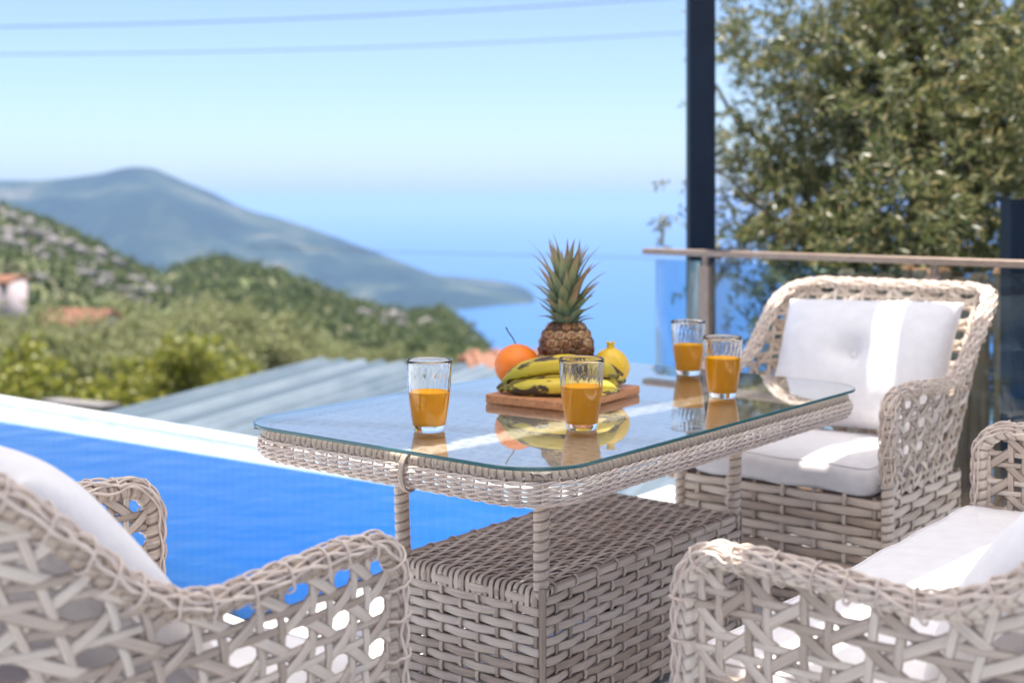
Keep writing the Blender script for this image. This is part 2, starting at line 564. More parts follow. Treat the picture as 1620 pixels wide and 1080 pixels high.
def mt_z(U, Y):
    ridge = np.interp(U, [450, 850, 900], [3000, 2570, 2520])
    foot = np.interp(U, [600, 740, 850, 900], [2330, 2390, 2500, 2500])
    top = CZ - (np.interp(U, mt_u, mt_v) - HOR) / F * ridge
    X = (U - 810) / F * Y
    front = np.clip((Y - foot) / (ridge - foot), 0, 1)
    backf = np.clip((ridge + 900 - Y) / 900, 0, 1)
    prof = np.where(Y < ridge, front ** .8, backf)
    rid = np.abs(fbm(X * .0034, Y * .0022, 5, 11) - .48)
    gull = (rid - .10) * 200 * np.sin(np.clip(front, 0, 1) * math.pi) ** .8 * np.clip((820 - U) / 300, 0, 1)
    z = (SEA - 6) + (top - SEA + 6) * prof + gull
    return np.maximum(z, SEA - 20)
polar_sheet(np.linspace(-2600, 885, 420), np.linspace(2250, 3950, 150), mt_z, 'mountain', M['mountain'])

m, nt, out = mat('sea_water')
b = nd(nt, "ShaderNodeBsdfPrincipled")
b.inputs["Base Color"].default_value = (.010, .10, .30, 1)
b.inputs["Roughness"].default_value = .28
b.inputs["IOR"].default_value = 1.33
tc = nd(nt, "ShaderNodeTexCoord")
n1 = nd(nt, "ShaderNodeTexNoise"); n1.inputs["Scale"].default_value = .02; n1.inputs["Detail"].default_value = 4
nt.links.new(tc.outputs["Object"], n1.inputs["Vector"])
bp = nd(nt, "ShaderNodeBump"); bp.inputs["Strength"].default_value = .35; bp.inputs["Distance"].default_value = 3
nt.links.new(n1.outputs["Fac"], bp.inputs["Height"]); nt.links.new(bp.outputs[0], b.inputs["Normal"])
nt.links.new(b.outputs[0], out.inputs["Surface"])
M['sea'] = m
sv = np.array([[-30000, 300, SEA], [30000, 300, SEA], [30000, 45000, SEA], [-30000, 45000, SEA]])
tag(obj('sea', mesh_np('sea', sv, np.array([[0, 1, 2, 3]]), M['sea'], smooth=False)), kind='structure')

# ------------------------------------------------------------------ the terrace: floor, pool
FLOOR_E0, FLOOR_E1 = -1.6, 4.05
def enbox(mb, e0, e1, n0, n1, z0, z1):
    Mx = np.eye(4); Mx[:3, 0] = E1; Mx[:3, 1] = NN * -1; Mx[:3, 2] = (0, 0, 1)
    return mb.box((e0, -n1, z0), (e1, -n0, z1), Mx)
POOL_N = -2.38
POOL_E0, POOL_E1 = 1.95, 3.42
mb = MB()
enbox(mb, FLOOR_E0, FLOOR_E1, POOL_N + .002, 1.6, -.30, -.014)
enbox(mb, FLOOR_E0, POOL_E0 - .002, -9.0, POOL_N - .002, -.30, -.014)
floor = tag(obj('floor', mb.mesh('floor', M['grout'], False)), kind='structure')
ts = 0.46
tile_me = None
def tile_mesh(name, a, b_):
    q = MB()
    g = .004
    v = []
    for z, i in ((-.012, 0), (-.002, 0), (0.0, .002)):
        v += [[g + i, g + i, z], [a - g - i, g + i, z], [a - g - i, b_ - g - i, z], [g + i, b_ - g - i, z]]
    f = [[8, 9, 10, 11]]
    for k in (0, 4):
        for j in range(4):
            f.append([k + j, k + (j + 1) % 4, k + 4 + (j + 1) % 4, k + 4 + j])
    q.add(v, np.array(f))
    return q.mesh(name, M['tile'], False)
full = tile_mesh('tile', ts, ts)
rot = A0
def place_tile(e0, n_left, a, b_):
    # local x along E1, local y along -NN ; origin at (e0, n_left) going toward smaller n
    me = full if abs(a - ts) < 1e-6 and abs(b_ - ts) < 1e-6 else tile_mesh('tile', a, b_)
    o = obj('tile', me, floor)
    p = en(e0, n_left, 0)
    o.location = tuple(p); o.rotation_euler = (0, 0, rot)
k = 0
nn = 1.6
while nn > POOL_N + .05:
    wdt = min(ts, nn - POOL_N)
    e = FLOOR_E0
    while e < FLOOR_E1 - .02:
        place_tile(e, nn, min(ts, FLOOR_E1 - e), wdt)
        e += ts
    nn -= wdt
nn = POOL_N
while nn > -6.2:
    e = FLOOR_E0
    while e < POOL_E0 - .02:
        place_tile(e, nn, min(ts, POOL_E0 - e), ts)
        e += ts
    nn -= ts

def quad_uv(mb, p, uv):
    mb.add(np.array(p), np.array([[0, 1, 2, 3]]), uv=np.array(uv))
# the terrace goes on behind the camera
m, nt, out = mat('terrace_tiles')
b = nd(nt, "ShaderNodeBsdfPrincipled"); tc = nd(nt, "ShaderNodeTexCoord")
br = nd(nt, "ShaderNodeTexBrick"); br.offset = 0.0
br.inputs["Scale"].default_value = 1.0; br.inputs["Brick Width"].default_value = ts; br.inputs["Row Height"].default_value = ts; br.inputs["Mortar Size"].default_value = .006
br.inputs["Color1"].default_value = (.70, .70, .70, 1); br.inputs["Color2"].default_value = (.78, .78, .78, 1); br.inputs["Mortar"].default_value = (.42, .42, .43, 1)
nt.links.new(tc.outputs["UV"], br.inputs["Vector"]); nt.links.new(br.outputs["Color"], b.inputs["Base Color"])
b.inputs["Roughness"].default_value = .4
nt.links.new(b.outputs[0], out.inputs["Surface"])
mb = MB()
for (ea_, eb_, na_, nb_) in ((-8.0, FLOOR_E0 - .002, -9.0, 6.0), (FLOOR_E0 - .002, FLOOR_E1, 1.602, 6.0)):
    quad_uv(mb, [en(ea_, na_, -.002), en(ea_, nb_, -.002), en(eb_, nb_, -.002), en(eb_, na_, -.002)], [(na_, ea_), (nb_, ea_), (nb_, eb_), (na_, eb_)])
tag(obj('terrace', mb.mesh('terrace', m, False)), kind='structure')
# pool basin: inner faces with metre uvs
PD, NL = -1.25, -13.0
mb = MB()
e0, e1 = POOL_E0 + .34, POOL_E1
quad_uv(mb, [en(e0, NL, PD), en(e0, POOL_N, PD), en(e1 + .15, POOL_N, PD), en(e1 + .15, NL, PD)], [(0, 0), (10.85, 0), (10.85, 1.13), (0, 1.13)])
e1a, e1b = 3.404 + .07 * (NL + 4.05) - .002, 3.404 + .07 * (POOL_N + 4.05) - .002
quad_uv(mb, [en(e1a, NL, PD), en(e1b, POOL_N, PD), en(e1b, POOL_N, -.0585), en(e1a, NL, -.0585)], [(0, 0), (10.85, 0), (10.85, 1.2), (0, 1.2)])
quad_uv(mb, [en(e0, POOL_N, PD), en(e1 + .12, POOL_N, PD), en(e1 + .12, POOL_N, -.002), en(e0, POOL_N, -.002)], [(0, 0), (1.13, 0), (1.13, 1.25), (0, 1.25)])
quad_uv(mb, [en(e0, NL, PD), en(e0, POOL_N, PD), en(e0, POOL_N, -.20), en(e0, NL, -.20)], [(0, 0), (10.85, 0), (10.85, 1.05), (0, 1.05)])
basin = tag(obj('pool_basin', mb.mesh('pool_basin', M['pooltile'], False)), kind='structure')
mb = MB()
quad_uv(mb, [en(POOL_E0, NL, -.20), en(POOL_E0, POOL_N, -.20), en(e0, POOL_N, -.20), en(e0, NL, -.20)], [(0, 0), (10.85, 0), (10.85, .34), (0, .34)])
quad_uv(mb, [en(POOL_E0, NL, -.20), en(POOL_E0, POOL_N, -.20), en(POOL_E0, POOL_N, -.013), en(POOL_E0, NL, -.013)], [(0, 0), (10.85, 0), (10.85, .19), (0, .19)])
obj('pool_step', mb.mesh('pool_step', M['steptile'], False), basin)
mb = MB()
quad_uv(mb, [en(POOL_E0, NL, -.045), en(POOL_E0, POOL_N, -.045), en(3.62, POOL_N, -.045), en(3.42, NL, -.045)], [(0, 0), (1, 0), (1, 1), (0, 1)])
tag(obj('pool_water', mb.mesh('pool_water', M['water'], False)), kind='structure')
# infinity edge
def e_in(n_): return 3.404 + .07 * (n_ + 4.05)
def e_out(n_): return 3.654 + .02 * (n_ + 4.2)
def prism(pts, z0_, z1_):
    V = np.array([[p_[0], p_[1], z0_] for p_ in pts] + [[p_[0], p_[1], z1_] for p_ in pts])
    return MB().add(V, np.array([[3, 2, 1, 0], [4, 5, 6, 7], [0, 1, 5, 4], [1, 2, 6, 5], [2, 3, 7, 6], [3, 0, 4, 7]]))
NR = POOL_N + .30
edge = tag(obj('pool_edge_wall', prism([en(e_in(NL), NL), en(e_in(NR), NR), en(e_out(NR), NR), en(e_out(NL), NL)], -2.6, -.058).mesh('pool_edge_wall', M['coping'], False)),
           'white infinity edge wall along the far side of the blue pool', 'pool edge')
obj('coping', prism([en(e_out(NL) - .07, NL), en(e_out(NR) - .07, NR), en(e_out(NR) + .02, NR), en(e_out(NL) + .02, NL)], -.059, -.030).mesh('coping', M['coping'], False), edge)
# retaining wall under the terrace
mb = MB(); enbox(mb, POOL_E1 + .36, FLOOR_E1 - .05, POOL_N + .35, 1.5, -3.2, -.302)
tag(obj('terrace_base', mb.mesh('terrace_base', M['stone'], False)), kind='structure')

# ------------------------------------------------------------------ wicker furniture
CANE_W = .0146
def cane_weave_strands(A, surf, zlo, rimz):
    """six-way open cane over the (a,z) sheet; yields lists (P, N)"""
    px, pz, o = .069, .055, .19
    res = []
    vpos = [(k + s * o) * px for k in range(-1, int(A / px) + 3) for s in (-1, 1)]
    hpos = [zlo + (k + s * o + .3) * pz for k in range(-1, 12) for s in (-1, 1)]
    def emit(a, z, off, wd):
        ins = (a > .006) & (a < A - .006) & (z > zlo - .008) & (z < rimz(a) - .006)
        i = 0
        n = len(a)
        while i < n:
            if ins[i]:
                j = i
                while j + 1 < n and ins[j + 1]: j += 1
                if j - i >= 3:
                    P, N = surf(a[i:j+1], z[i:j+1])
                    res.append((P + N * off[i:j+1, None], N, wd))
                i = j + 1
            else:
                i += 1
    zz = np.arange(zlo - .02, .80, .009)
    for i, a0 in enumerate(vpos):
        off = np.interp(zz, hpos, [.0019 * (-1) ** (i + j) for j in range(len(hpos))])
        emit(np.full_like(zz, a0), zz, off, .0130)
    aa = np.arange(0, A, .009)
    for j, z0 in enumerate(hpos):
        off = np.interp(aa, vpos, [-.0019 * (-1) ** (i + j) for i in range(len(vpos))])
        emit(aa, np.full_like(aa, z0), off, .0114)
    z00 = zlo + .3 * pz
    nd_ = int(A / px) + 14
    for sgn, bias in ((1, .0035), (-1, -.0035)):
        for k in range(-14, nd_):
            t = np.arange(zlo - .02, .80, .007)
            a = ((t - z00) / pz * sgn + k + .5) * px
            # over the horizontals, under the verticals
            ph = ((t - z00) / pz) % 1.0
            off = -sgn * .0032 * np.cos(2 * math.pi * ph)
            emit(a, t, off, .0160)
    return res

def build_seat(name, label, cat, w, group=None):
    """wicker armchair / sofa; local +y is the way it faces, origin on the floor under its middle"""
    root = thing(name, label, cat, group=group)
    D = .30
    rc = .09
    hw = w / 2
    YB = -.16                       # back of the frame at seat height
    DP = D - YB
    L1 = DP - rc
    La = rc * math.pi / 2
    Lb = w - 2 * rc
    A = 2 * L1 + 2 * La + Lb
    def plan(a):
        a = np.asarray(a, float)
        x = np.empty_like(a); y = np.empty_like(a); nx = np.empty_like(a); ny = np.empty_like(a)
        for i, s in enumerate(a):
            m_ = s > A / 2
            q = A - s if m_ else s
            if q < L1:
                px_, py_, qx, qy = hw, D - q, 1.0, 0.0
            elif q < L1 + La:
                t = (q - L1) / rc
                px_, py_, qx, qy = hw - rc + rc * math.cos(t), YB + rc - rc * math.sin(t), math.cos(t), -math.sin(t)
            else:
                px_, py_, qx, qy = hw - rc - (q - L1 - La), YB, 0.0, -1.0
            if m_: px_, qx = -px_, -qx
            x[i], y[i], nx[i], ny[i] = px_, py_, qx, qy
        return x, y, nx, ny
    def surf(a, z):
        a = np.asarray(a, float); z = np.broadcast_to(np.asarray(z, float), a.shape)
        x, y, nx, ny = plan(a)
        qq = np.minimum(a, A - a)
        g = np.clip((qq - .12) / .34, 0, 1) ** 1.2
        y = y - .54 * np.maximum(z - .30, 0) * g
        x = x + np.sign(x) * .075 * np.maximum(z - .30, 0) * np.clip(np.abs(x) / (hw - rc) - .2, 0, 1) * np.clip(qq / .2, 0, 1)
        return np.stack([x, y, z], 1), np.stack([nx, ny, np.zeros_like(nx)], 1)
    ka = [0, .055, .10, .19, .27, .31, .34, .375, .40, .44, .50, 2.0]
    kz = [.485, .537, .545, .540, .531, .545, .572, .640, .703, .737, .748, .752]
    fa = np.linspace(0, 2.0, 400)
    fz = np.interp(fa, ka, kz)
    kern = np.hanning(11); kern /= kern.sum()
    fz = np.convolve(np.pad(fz, 5, mode='edge'), kern, 'valid')
    R0 = .058
    def rimz(a):
        a = np.asarray(a, float)
        q = np.minimum(a, A - a)
        z = np.interp(q, fa, fz)
        c = np.clip(q, 0, R0)
        return np.where(q < R0, .485 + np.sqrt(np.maximum(R0 ** 2 - (R0 - c) ** 2, 0)) * (.542 - .485) / R0, z)
    # rim rod
    up = np.linspace(.022, .482, 60)
    arc = np.linspace(0, R0, 14)
    q_half = np.concatenate([np.zeros(60), R0 * (1 - np.cos(np.linspace(0, math.pi / 2, 14)[1:])), np.arange(R0 + .008, A / 2, .008)])
    z_half = np.concatenate([up, rimz(q_half[60:])])
    a_all = np.concatenate([q_half, (A - q_half)[::-1]])
    z_all = np.concatenate([z_half, z_half[::-1]])
    C, O = surf(a_all, z_all)
    keep = np.concatenate([[True], np.linalg.norm(np.diff(C, axis=0), axis=1) > 1e-4])
    C, O = C[keep], O[keep]
    S = arclen(C)
    s2 = np.arange(0, S[-1], .0045)
    C = np.stack([np.interp(s2, S, C[:, k_]) for k_ in range(3)], 1)
    O = unit(np.stack([np.interp(s2, S, O[:, k_]) for k_ in range(3)], 1))
    T = tangents(C)
    O = unit(O - T * (O * T).sum(1, keepdims=True))
    Uv = np.cross(T, O)
    # smoothed rod
    v, q, uv = wrapped_tube(C[::2], .0145, .020, 12, 8, .26)
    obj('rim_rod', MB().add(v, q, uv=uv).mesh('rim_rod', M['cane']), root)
    hi = s2 > .0
    mcut = slice(70, len(s2) - 70)          # cords begin a little above the floor
    ss = s2[mcut]; Cc, Oc, Uc = C[mcut], O[mcut], Uv[mcut]
    for kk, ph in enumerate((6, 28, 50, 72, 96, 120, 146, 172)):
        f1, f2 = rnd.uniform(0, 6), rnd.uniform(0, 6)
        a_ = np.radians(ph) + .13 * np.sin(ss * 2 * math.pi / .115 + f1) + .11 * np.sin(ss * 2 * math.pi / .060 + kk * math.pi + f2 * .15)
        R = .0172 + .0028 * np.cos(ss * math.pi / .030 + kk * math.pi)
        P = Cc + R[:, None] * (np.cos(a_)[:, None] * Oc + np.sin(a_)[:, None] * Uc)
        v, q, uv = tube(P, .0023, 6)
        obj('rim_cord', MB().add(v, q, uv=uv).mesh('rim_cord', M['cord']), root)
    mb = MB()
    i = 10
    while i < len(ss) - 10:
        t = np.linspace(0, 1, 12)
        idx = np.clip((i + t * rnd.uniform(1, 6)).astype(int), 0, len(ss) - 1)
        an = np.radians(-88 + t * rnd.uniform(215, 250))
        R = .0205 + .002 * np.sin(t * math.pi) - .004 * (np.abs(t - .5) * 2) ** 4
        P = Cc[idx] + R[:, None] * (np.cos(an)[:, None] * Oc[idx] + np.sin(an)[:, None] * Uc[idx])
        v, q, uv = tube(P, .0017, 5)
        mb.add(v, q, uv=uv)
        i += int(rnd.uniform(9, 15))
    tag(obj('rim_ties', mb.mesh('rim_ties', M['cord']), root), kind='stuff')
    # open cane panels
    for P, N, wd in cane_weave_strands(A, surf, .305, rimz):
        v, q, uv = sweep(P, N, strip(wd, .0030))
        uv[:, 0] += rnd.uniform(0, 50)
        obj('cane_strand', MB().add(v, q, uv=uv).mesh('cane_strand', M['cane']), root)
    # basket-woven base: rings and stakes
    Q, Nq, s, per = rrect(w + .004, DP + .004, .03, .008)
    Q = Q + np.array([0, (D + YB) / 2])
    nst = 2 * int(round(per / .076 / 2)); sp = per / nst
    rows = 12; z0, z1 = .028, .298
    pitch = (z1 - z0) / rows
    ring = []
    for par in (0, 1):
        off = .0035 * np.cos(math.pi * s / sp + math.pi * par)
        P = np.column_stack([Q + Nq * off[:, None], np.zeros(len(Q))])
        v, q, uv = sweep(P, np.column_stack([Nq, np.zeros(len(Q))]), strip(pitch * 1.0, .0035), closed=True)
        ring.append(MB().add(v, q, uv=uv).mesh('base_strand', M['cane']))
    for r_ in range(rows):
        o = obj('base_strand', ring[r_ % 2], root); o.location.z = z0 + pitch * (r_ + .5)
    zz = np.linspace(z0 - .006, z1 + .006, rows * 4)
    for j in range(nst):
        i = int(round(j * sp / per * len(Q))) % len(Q)
        off = -.0028 * np.cos(math.pi * ((zz - z0) / pitch - .5) + math.pi * j)
        P = np.column_stack([np.full_like(zz, Q[i, 0]) + Nq[i, 0] * off, np.full_like(zz, Q[i, 1]) + Nq[i, 1] * off, zz])
        v, q, uv = sweep(P, np.tile([Nq[i, 0], Nq[i, 1], 0], (len(zz), 1)), strip(.012, .003))
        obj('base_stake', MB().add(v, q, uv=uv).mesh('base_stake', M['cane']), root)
    mb = MB(); mb.box((-hw + .012, YB + .012, .285), (hw - .012, D - .012, .300))
    obj('seat_deck', mb.mesh('seat_deck', M['cane'], False), root)
    for sx in (-1, 1):
        for sy in (-1, 1):
            yc = (D - .03) if sy > 0 else (YB + .03)
            mb = MB(); mb.box((sx * (hw - .03) - .014, yc - .014, 0), (sx * (hw - .03) + .014, yc + .014, .03))
            obj('foot', mb.mesh('foot', M['post'], False), root)
    return root

ROT_FACE_E = A0 - math.pi / 2            # faces along +E1
ch_left = build_seat('armchair', 'taupe wicker armchair beside the pool, cropped by the left edge of the photo', 'armchair', .53, 'wicker armchairs at the table ends')
ch_left.location = (-.552, 1.652, 0); ch_left.rotation_euler = (0, 0, ROT_FACE_E)
ch_back = copy_tree(ch_left)
ch_back["label"] = 'taupe wicker armchair behind the far end of the glass table, in front of the railing'
ch_back.scale = (1.05, 1.04, 1.0)
ch_back.location = (.846, 3.392, 0); ch_back.rotation_euler = (0, 0, ROT_FACE_E + math.pi)
sofa = build_seat('sofa', 'wide taupe wicker sofa in the right foreground, its woven arm toward the camera', 'sofa', 1.127)
sofa.location = (.812, 1.920, 0); sofa.rotation_euler = (0, 0, A0)

def pillow_mesh(name, w, h, t, seed, tuft=True, pw=.55):
    n = 44
    a = np.sin(np.linspace(-1, 1, n) * math.pi / 2)
    X, Y = np.meshgrid(a, a, indexing='ij')
    pr = np.maximum(1 - np.abs(X) ** 2.6, 0) ** pw * np.maximum(1 - np.abs(Y) ** 2.6, 0) ** pw
    inx = 1 - .05 * (1 - Y ** 2) * np.abs(X) ** 3
    iny = 1 - .05 * (1 - X ** 2) * np.abs(Y) ** 3
    wr = (fbm(X * 2.2 + 9, Y * 2.2 + seed, 3, seed) - .45) * .10 * pr
    tf = .45 * np.exp(-(X ** 2 * (w / h) ** 2 + Y ** 2) / .035) if tuft else 0
    wr2 = .05 * np.exp(-((X * .9 - Y) / .12) ** 2) * np.clip(np.abs(X), 0, 1) * pr
    zf = t * .70 * (pr * (1 - tf) + wr + wr2) 
    zb = -t * .30 * (pr + wr)
    Vf = np.stack([X * inx * w / 2, Y * iny * h / 2, zf], -1).reshape(-1, 3)
    Vb = np.stack([X * inx * w / 2, Y * iny * h / 2, np.minimum(zb, zf - .0005)], -1).reshape(-1, 3)
    f = grid_faces(n, n)
    mb = MB(); mb.add(Vf, f); mb.add(Vb, f[:, ::-1])
    # seam strip
    idx = np.concatenate([np.arange(n) * n, (n - 1) * n + np.arange(1, n), np.arange(n - 2, -1, -1) * n + n - 1, np.arange(n - 2, 0, -1)])
    b = np.roll(idx, -1)
    mb.q.append(np.stack([idx, idx + n * n, b + n * n, b], 1))
    me = mb.mesh(name, M['fabric'])
    edge = Vf[idx] * [1, 1, 0] + [0, 0, .0]
    v, q, uv = tube(np.concatenate([edge]), .0028, 5, closed=True)
    pm = MB().add(v, q).mesh('piping', M['fabric'])
    return me, pm

def seat_cushion_mesh(w, d, t, seed):
    nx, ny = 40, 30
    Q, Nq, s, per = rrect(w, d, .03, .012)
    layers = []
    for ins, z in ((.016, .0), (.006, .004), (.0, .014), (-.002, t * .5), (.0, t - .016), (.005, t - .006), (.014, t + .001), (.03, t + .004)):
        bulge = .004 * np.sin(s * 2 * math.pi / .19 + seed) * (1 if 0 < z < t else .4)
        layers.append(np.column_stack([Q - Nq * ins + 0, np.full(len(Q), z) + bulge * (z > .0)]))
    sc = [.85, .6, .35, .12]
    for k_ in sc:
        c = layers[-1 if k_ == .85 else 7]
        xy = layers[7][:, :2] * k_
        zt = t + .004 + .012 * (1 - k_ ** 2) + (fbm(xy[:, 0] * 7 + seed, xy[:, 1] * 7, 3, seed) - .45) * .012
        layers.append(np.column_stack([xy, zt]))
    V = np.concatenate(layers)
    m_ = len(Q)
    q = grid_faces(len(layers), m_, False, True)[:, ::-1]
    mb = MB(); mb.add(V, q[:, ::-1])
    cen = len(V)
    top0 = (len(layers) - 1) * m_
    mb.add(np.array([[0, 0, t + .017], [0, 0, 0.0]]))
    j = np.arange(m_); j2 = (j + 1) % m_
    mb.t.append(np.stack([top0 + j2, top0 + j, np.full(m_, cen)], 1))
    mb.t.append(np.stack([j, j2, np.full(m_, cen + 1)], 1))
    me = mb.mesh('cushion', M['fabric'])
    P = layers[6]
    v, qq, uv = tube(P, .0026, 5, closed=True)
    pm = MB().add(v, qq).mesh('piping', M['fabric'])
    return me, pm

def add_cushion(name, meshes, label, cat, group, chair, lx, ly, lz, tilt=None):
    me, pm = meshes
    o = tag(obj(name, me), label, cat, group)
    Mw = Matrix.Translation(chair.location) @ Matrix.Rotation(chair.rotation_euler.z, 4, 'Z') @ Matrix.Translation((lx, ly, lz))
    if tilt is not None:
        Mw = Mw @ Matrix.Rotation(tilt[0], 4, 'X') @ Matrix.Rotation(math.pi, 4, 'Z') @ Matrix.Rotation(tilt[1], 4, 'Z')
    o.matrix_world = Mw
    obj('piping', pm, o)
    return o
sc_mesh = seat_cushion_mesh(.495, .455, .064, 2)
bpy.context.view_layer.update()
G1, G2 = 'white seat cushions', 'white back pillows'
add_cushion('seat_cushion', sc_mesh, 'white seat cushion on the wicker armchair at the left edge', 'cushion', G1, ch_left, 0, .090, .301)
add_cushion('seat_cushion', sc_mesh, 'white seat cushion with a sunlit stripe, on the armchair behind the table', 'cushion', G1, ch_back, 0, .090, .301)
add_cushion('seat_cushion', seat_cushion_mesh(1.09, .465, .092, 5), 'long white seat cushion on the sofa in the right foreground', 'cushion', G1, sofa, 0, .095, .301)
PT = math.radians(90 + 20)
# pillow: mesh z is its front; stand it up so that +z looks forward (local +y) and tilts upward
def stand(tilt_deg):
    return math.radians(-(90 - tilt_deg)), 0.0
def add_pillow(label, chair, lx, ly, lz, tilt_deg, w, h, t, seed, tuft=True, roll=0.0, pw=.42):
    me, pm = pillow_mesh('pillow', w, h, t, seed, tuft, pw)
    o = tag(obj('pillow', me), label, 'pillow', G2)
    th = math.radians(tilt_deg)
    R = Matrix(((-1, 0, 0, 0), (0, -math.sin(th), math.cos(th), 0), (0, math.cos(th), math.sin(th), 0), (0, 0, 0, 1)))
    o.matrix_world = Matrix.Translation(chair.location) @ Matrix.Rotation(chair.rotation_euler.z, 4, 'Z') @ Matrix.Translation((lx, ly, lz)) @ R @ Matrix.Rotation(roll, 4, 'Z')
    obj('piping', pm, o)
    if tuft:
        v, q = lathe([(0, .006), (.006, .005), (.009, .002), (.008, 0)], 16)
        bo = obj('button', MB().add(v, q).mesh('button', M['fabric']), o)
        bo.location.z = t * .70 * .55
    return o
add_pillow('white pillow leaning in the armchair at the left edge of the photo', ch_left, .0, -.100, .540, 41, .49, .42, .135, 3, True, 0.0, .34)
add_pillow('tufted white pillow crossed by a bright sun stripe, in the armchair behind the table', ch_back, .0, -.185, .545, 29, .50, .38, .15, 4, True, .03)
add_pillow('white pillow leaning on the right foreground sofa, cut by the right edge', sofa, -.25, -.125, .545, 41, .50, .42, .135, 6)

# ------------------------------------------------------------------ the table
TC = en(5.27 * .42, -3.7755 * .42)
TABLE_Z = .57
table = thing('table', 'taupe woven wicker table with a clear glass top on a boxed wicker base', 'table', (TC[0], TC[1], 0), A0)
TL, TW = 1.245, .770
# glass top
Q, Nq, s, per = rrect(TL, TW, .12, .012)
n = len(Q)
lay = [(-.0015, .0), (0, .0012), (0, .0052), (-.0015, .0065)]
V = np.concatenate([np.column_stack([Q + Nq * i_, np.full(n, TABLE_Z - .0065 + z_)]) for i_, z_ in lay])
sideq = grid_faces(4, n, False, True)[:, ::-1]
me = bpy.data.meshes.new('glass_top')
top = list(range(3 * n, 4 * n)); bot = list(range(n))[::-1]
me.from_pydata([tuple(p) for p in V], [], [tuple(int(c) for c in f[::-1]) for f in sideq] + [tuple(top), tuple(bot)])
for k_ in ('glassedge', 'tableglass', 'tableglass_under'): me.materials.append(M[k_])
me.polygons[len(sideq)].material_index = 1
me.polygons[len(sideq) + 1].material_index = 2
me.update()
obj('glass_top', me, table)
RL, RW = TL - .035, TW - .035        # skirt outline
# wound rod right under the glass
Q, Nq, s, per = rrect(RL - .012, RW - .012, .105, .012)
P = np.column_stack([Q, np.full(len(Q), TABLE_Z - .0195)]); P = np.concatenate([P, P[:1]])
v, q, uv = wrapped_tube(P, .0118, .0140, 10, 8, .34)
obj('frame_rod', MB().add(v, q, uv=uv).mesh('frame_rod', M['cane']), table)
# woven skirt
Q, Nq, s, per = rrect(RL, RW, .11, .0055)
nst = 2 * int(per / .0285 / 2); sp = per / nst
prof_d = np.array([-.001, .007, .0105, .0105, .008, .002, -.010])
prof_z = np.array([-.023, -.030, -.038, -.046, -.054, -.0615, -.068])
for k_ in range(len(prof_d)):
    for dbl in (0, 1):
        ph = math.pi * (k_ + dbl)
        off = .0026 * np.cos(math.pi * s / sp + ph) + .0004 * np.sin(s * 37 + k_)
        dz = .0020 * np.sin(math.pi * s / sp + ph) + .0005 * np.sin(s * 23 + k_ * 2 + dbl)
        P = np.column_stack([Q + Nq * (off + prof_d[k_])[:, None], TABLE_Z + prof_z[k_] + dz])
        v, q, uv = tube(P, .0022, 6, closed=True)
        obj('skirt_cord', MB().add(v, q, uv=uv).mesh('skirt_cord', M['cord']), table)
mb = MB()
for j in range(nst):
    i = int(round(j * sp / per * len(Q))) % len(Q)
    d = np.concatenate([[-.012, -.004], prof_d]) + .001
    z = np.concatenate([[-.0085, -.011], prof_z])
    P = np.column_stack([Q[i, 0] + Nq[i, 0] * d, Q[i, 1] + Nq[i, 1] * d, TABLE_Z + z])
    P, _ = resample(P, .006)
    v, q, uv = tube(P, .0021, 5)
    mb.add(v, q, uv=uv)
tag(obj('skirt_stakes', mb.mesh('skirt_stakes', M['cord']), table), kind='stuff')
# tie band on the short side near the camera
def band(x, y, nx, ny, w_):
    t = np.linspace(0, 2 * math.pi, 33)[:-1]
    d = .0215 * np.cos(t) - .002
    z = TABLE_Z - .040 + .0335 * np.sin(t)
    P = np.column_stack([x + nx * d, y + ny * d, z])
    Nn = np.column_stack([nx * np.cos(t), ny * np.cos(t), np.sin(t)])
    v, q, uv = sweep(P, Nn, strip(w_, .0022), closed=True)
    obj('tie_band', MB().add(v, q, uv=uv).mesh('tie_band', M['cane']), table)
band(-RL / 2, -.075, -1, 0, .014)
band(RL / 2, .05, 1, 0, .014)
# open-woven top under the glass
def weave_mesh(length, ncross, par, w_, amp, ends=0.0, t_=.002, material='cane'):
    x = np.linspace(-length / 2, length / 2, ncross * 5)
    pitch = length / ncross
    z = amp * np.cos(math.pi * (x + length / 2) / pitch + math.pi * (par + .5) )
    P = np.column_stack([x, np.zeros_like(x), z])
    N = np.tile([0, 0, 1.0], (len(x), 1))
    if ends:
        a = np.linspace(math.pi / 2, 0, 7)
        r_ = .012
        xe = np.concatenate([length / 2 + r_ * np.cos(a), [length / 2 + r_] * 3])
        ze = np.concatenate([-r_ + r_ * np.sin(a), -r_ - np.linspace(.006, ends, 3)])
        nx_ = np.concatenate([np.cos(a), [1] * 3]); nz_ = np.concatenate([np.sin(a), [0] * 3])
        Pe = np.column_stack([xe, np.zeros_like(xe), ze + z[-1]]); Ne = np.column_stack([nx_, np.zeros_like(nx_), nz_])
        P = np.concatenate([(Pe * [-1, 1, 1])[::-1], P[1:-1], Pe]); N = np.concatenate([(Ne * [-1, 1, 1])[::-1], N[1:-1], Ne])
    v, q, uv = sweep(P, N, strip(w_, t_))
    return MB().add(v, q, uv=uv).mesh('top_strand', M[material])
def plain_weave(parent, name, LX, LY, px_, py_, z, amp, wx, wy, ends=0.0, material='cane'):
    nx = int(LX / px_); ny = int(LY / py_)
    lx = [weave_mesh(LX, nx, k_, wx, amp, ends, .002, material) for k_ in (0, 1)]
    ly = [weave_mesh(LY, ny, k_, wy, amp, 0.0, .002, material) for k_ in (0, 1)]
    for j in range(ny):
        o = obj(name, lx[j % 2], parent, (0, -LY / 2 + LY * (j + .5) / ny, z))
    for i in range(nx):
        o = obj(name, ly[(i + 1) % 2], parent, (-LX / 2 + LX * (i + .5) / nx, 0, z), math.pi / 2)
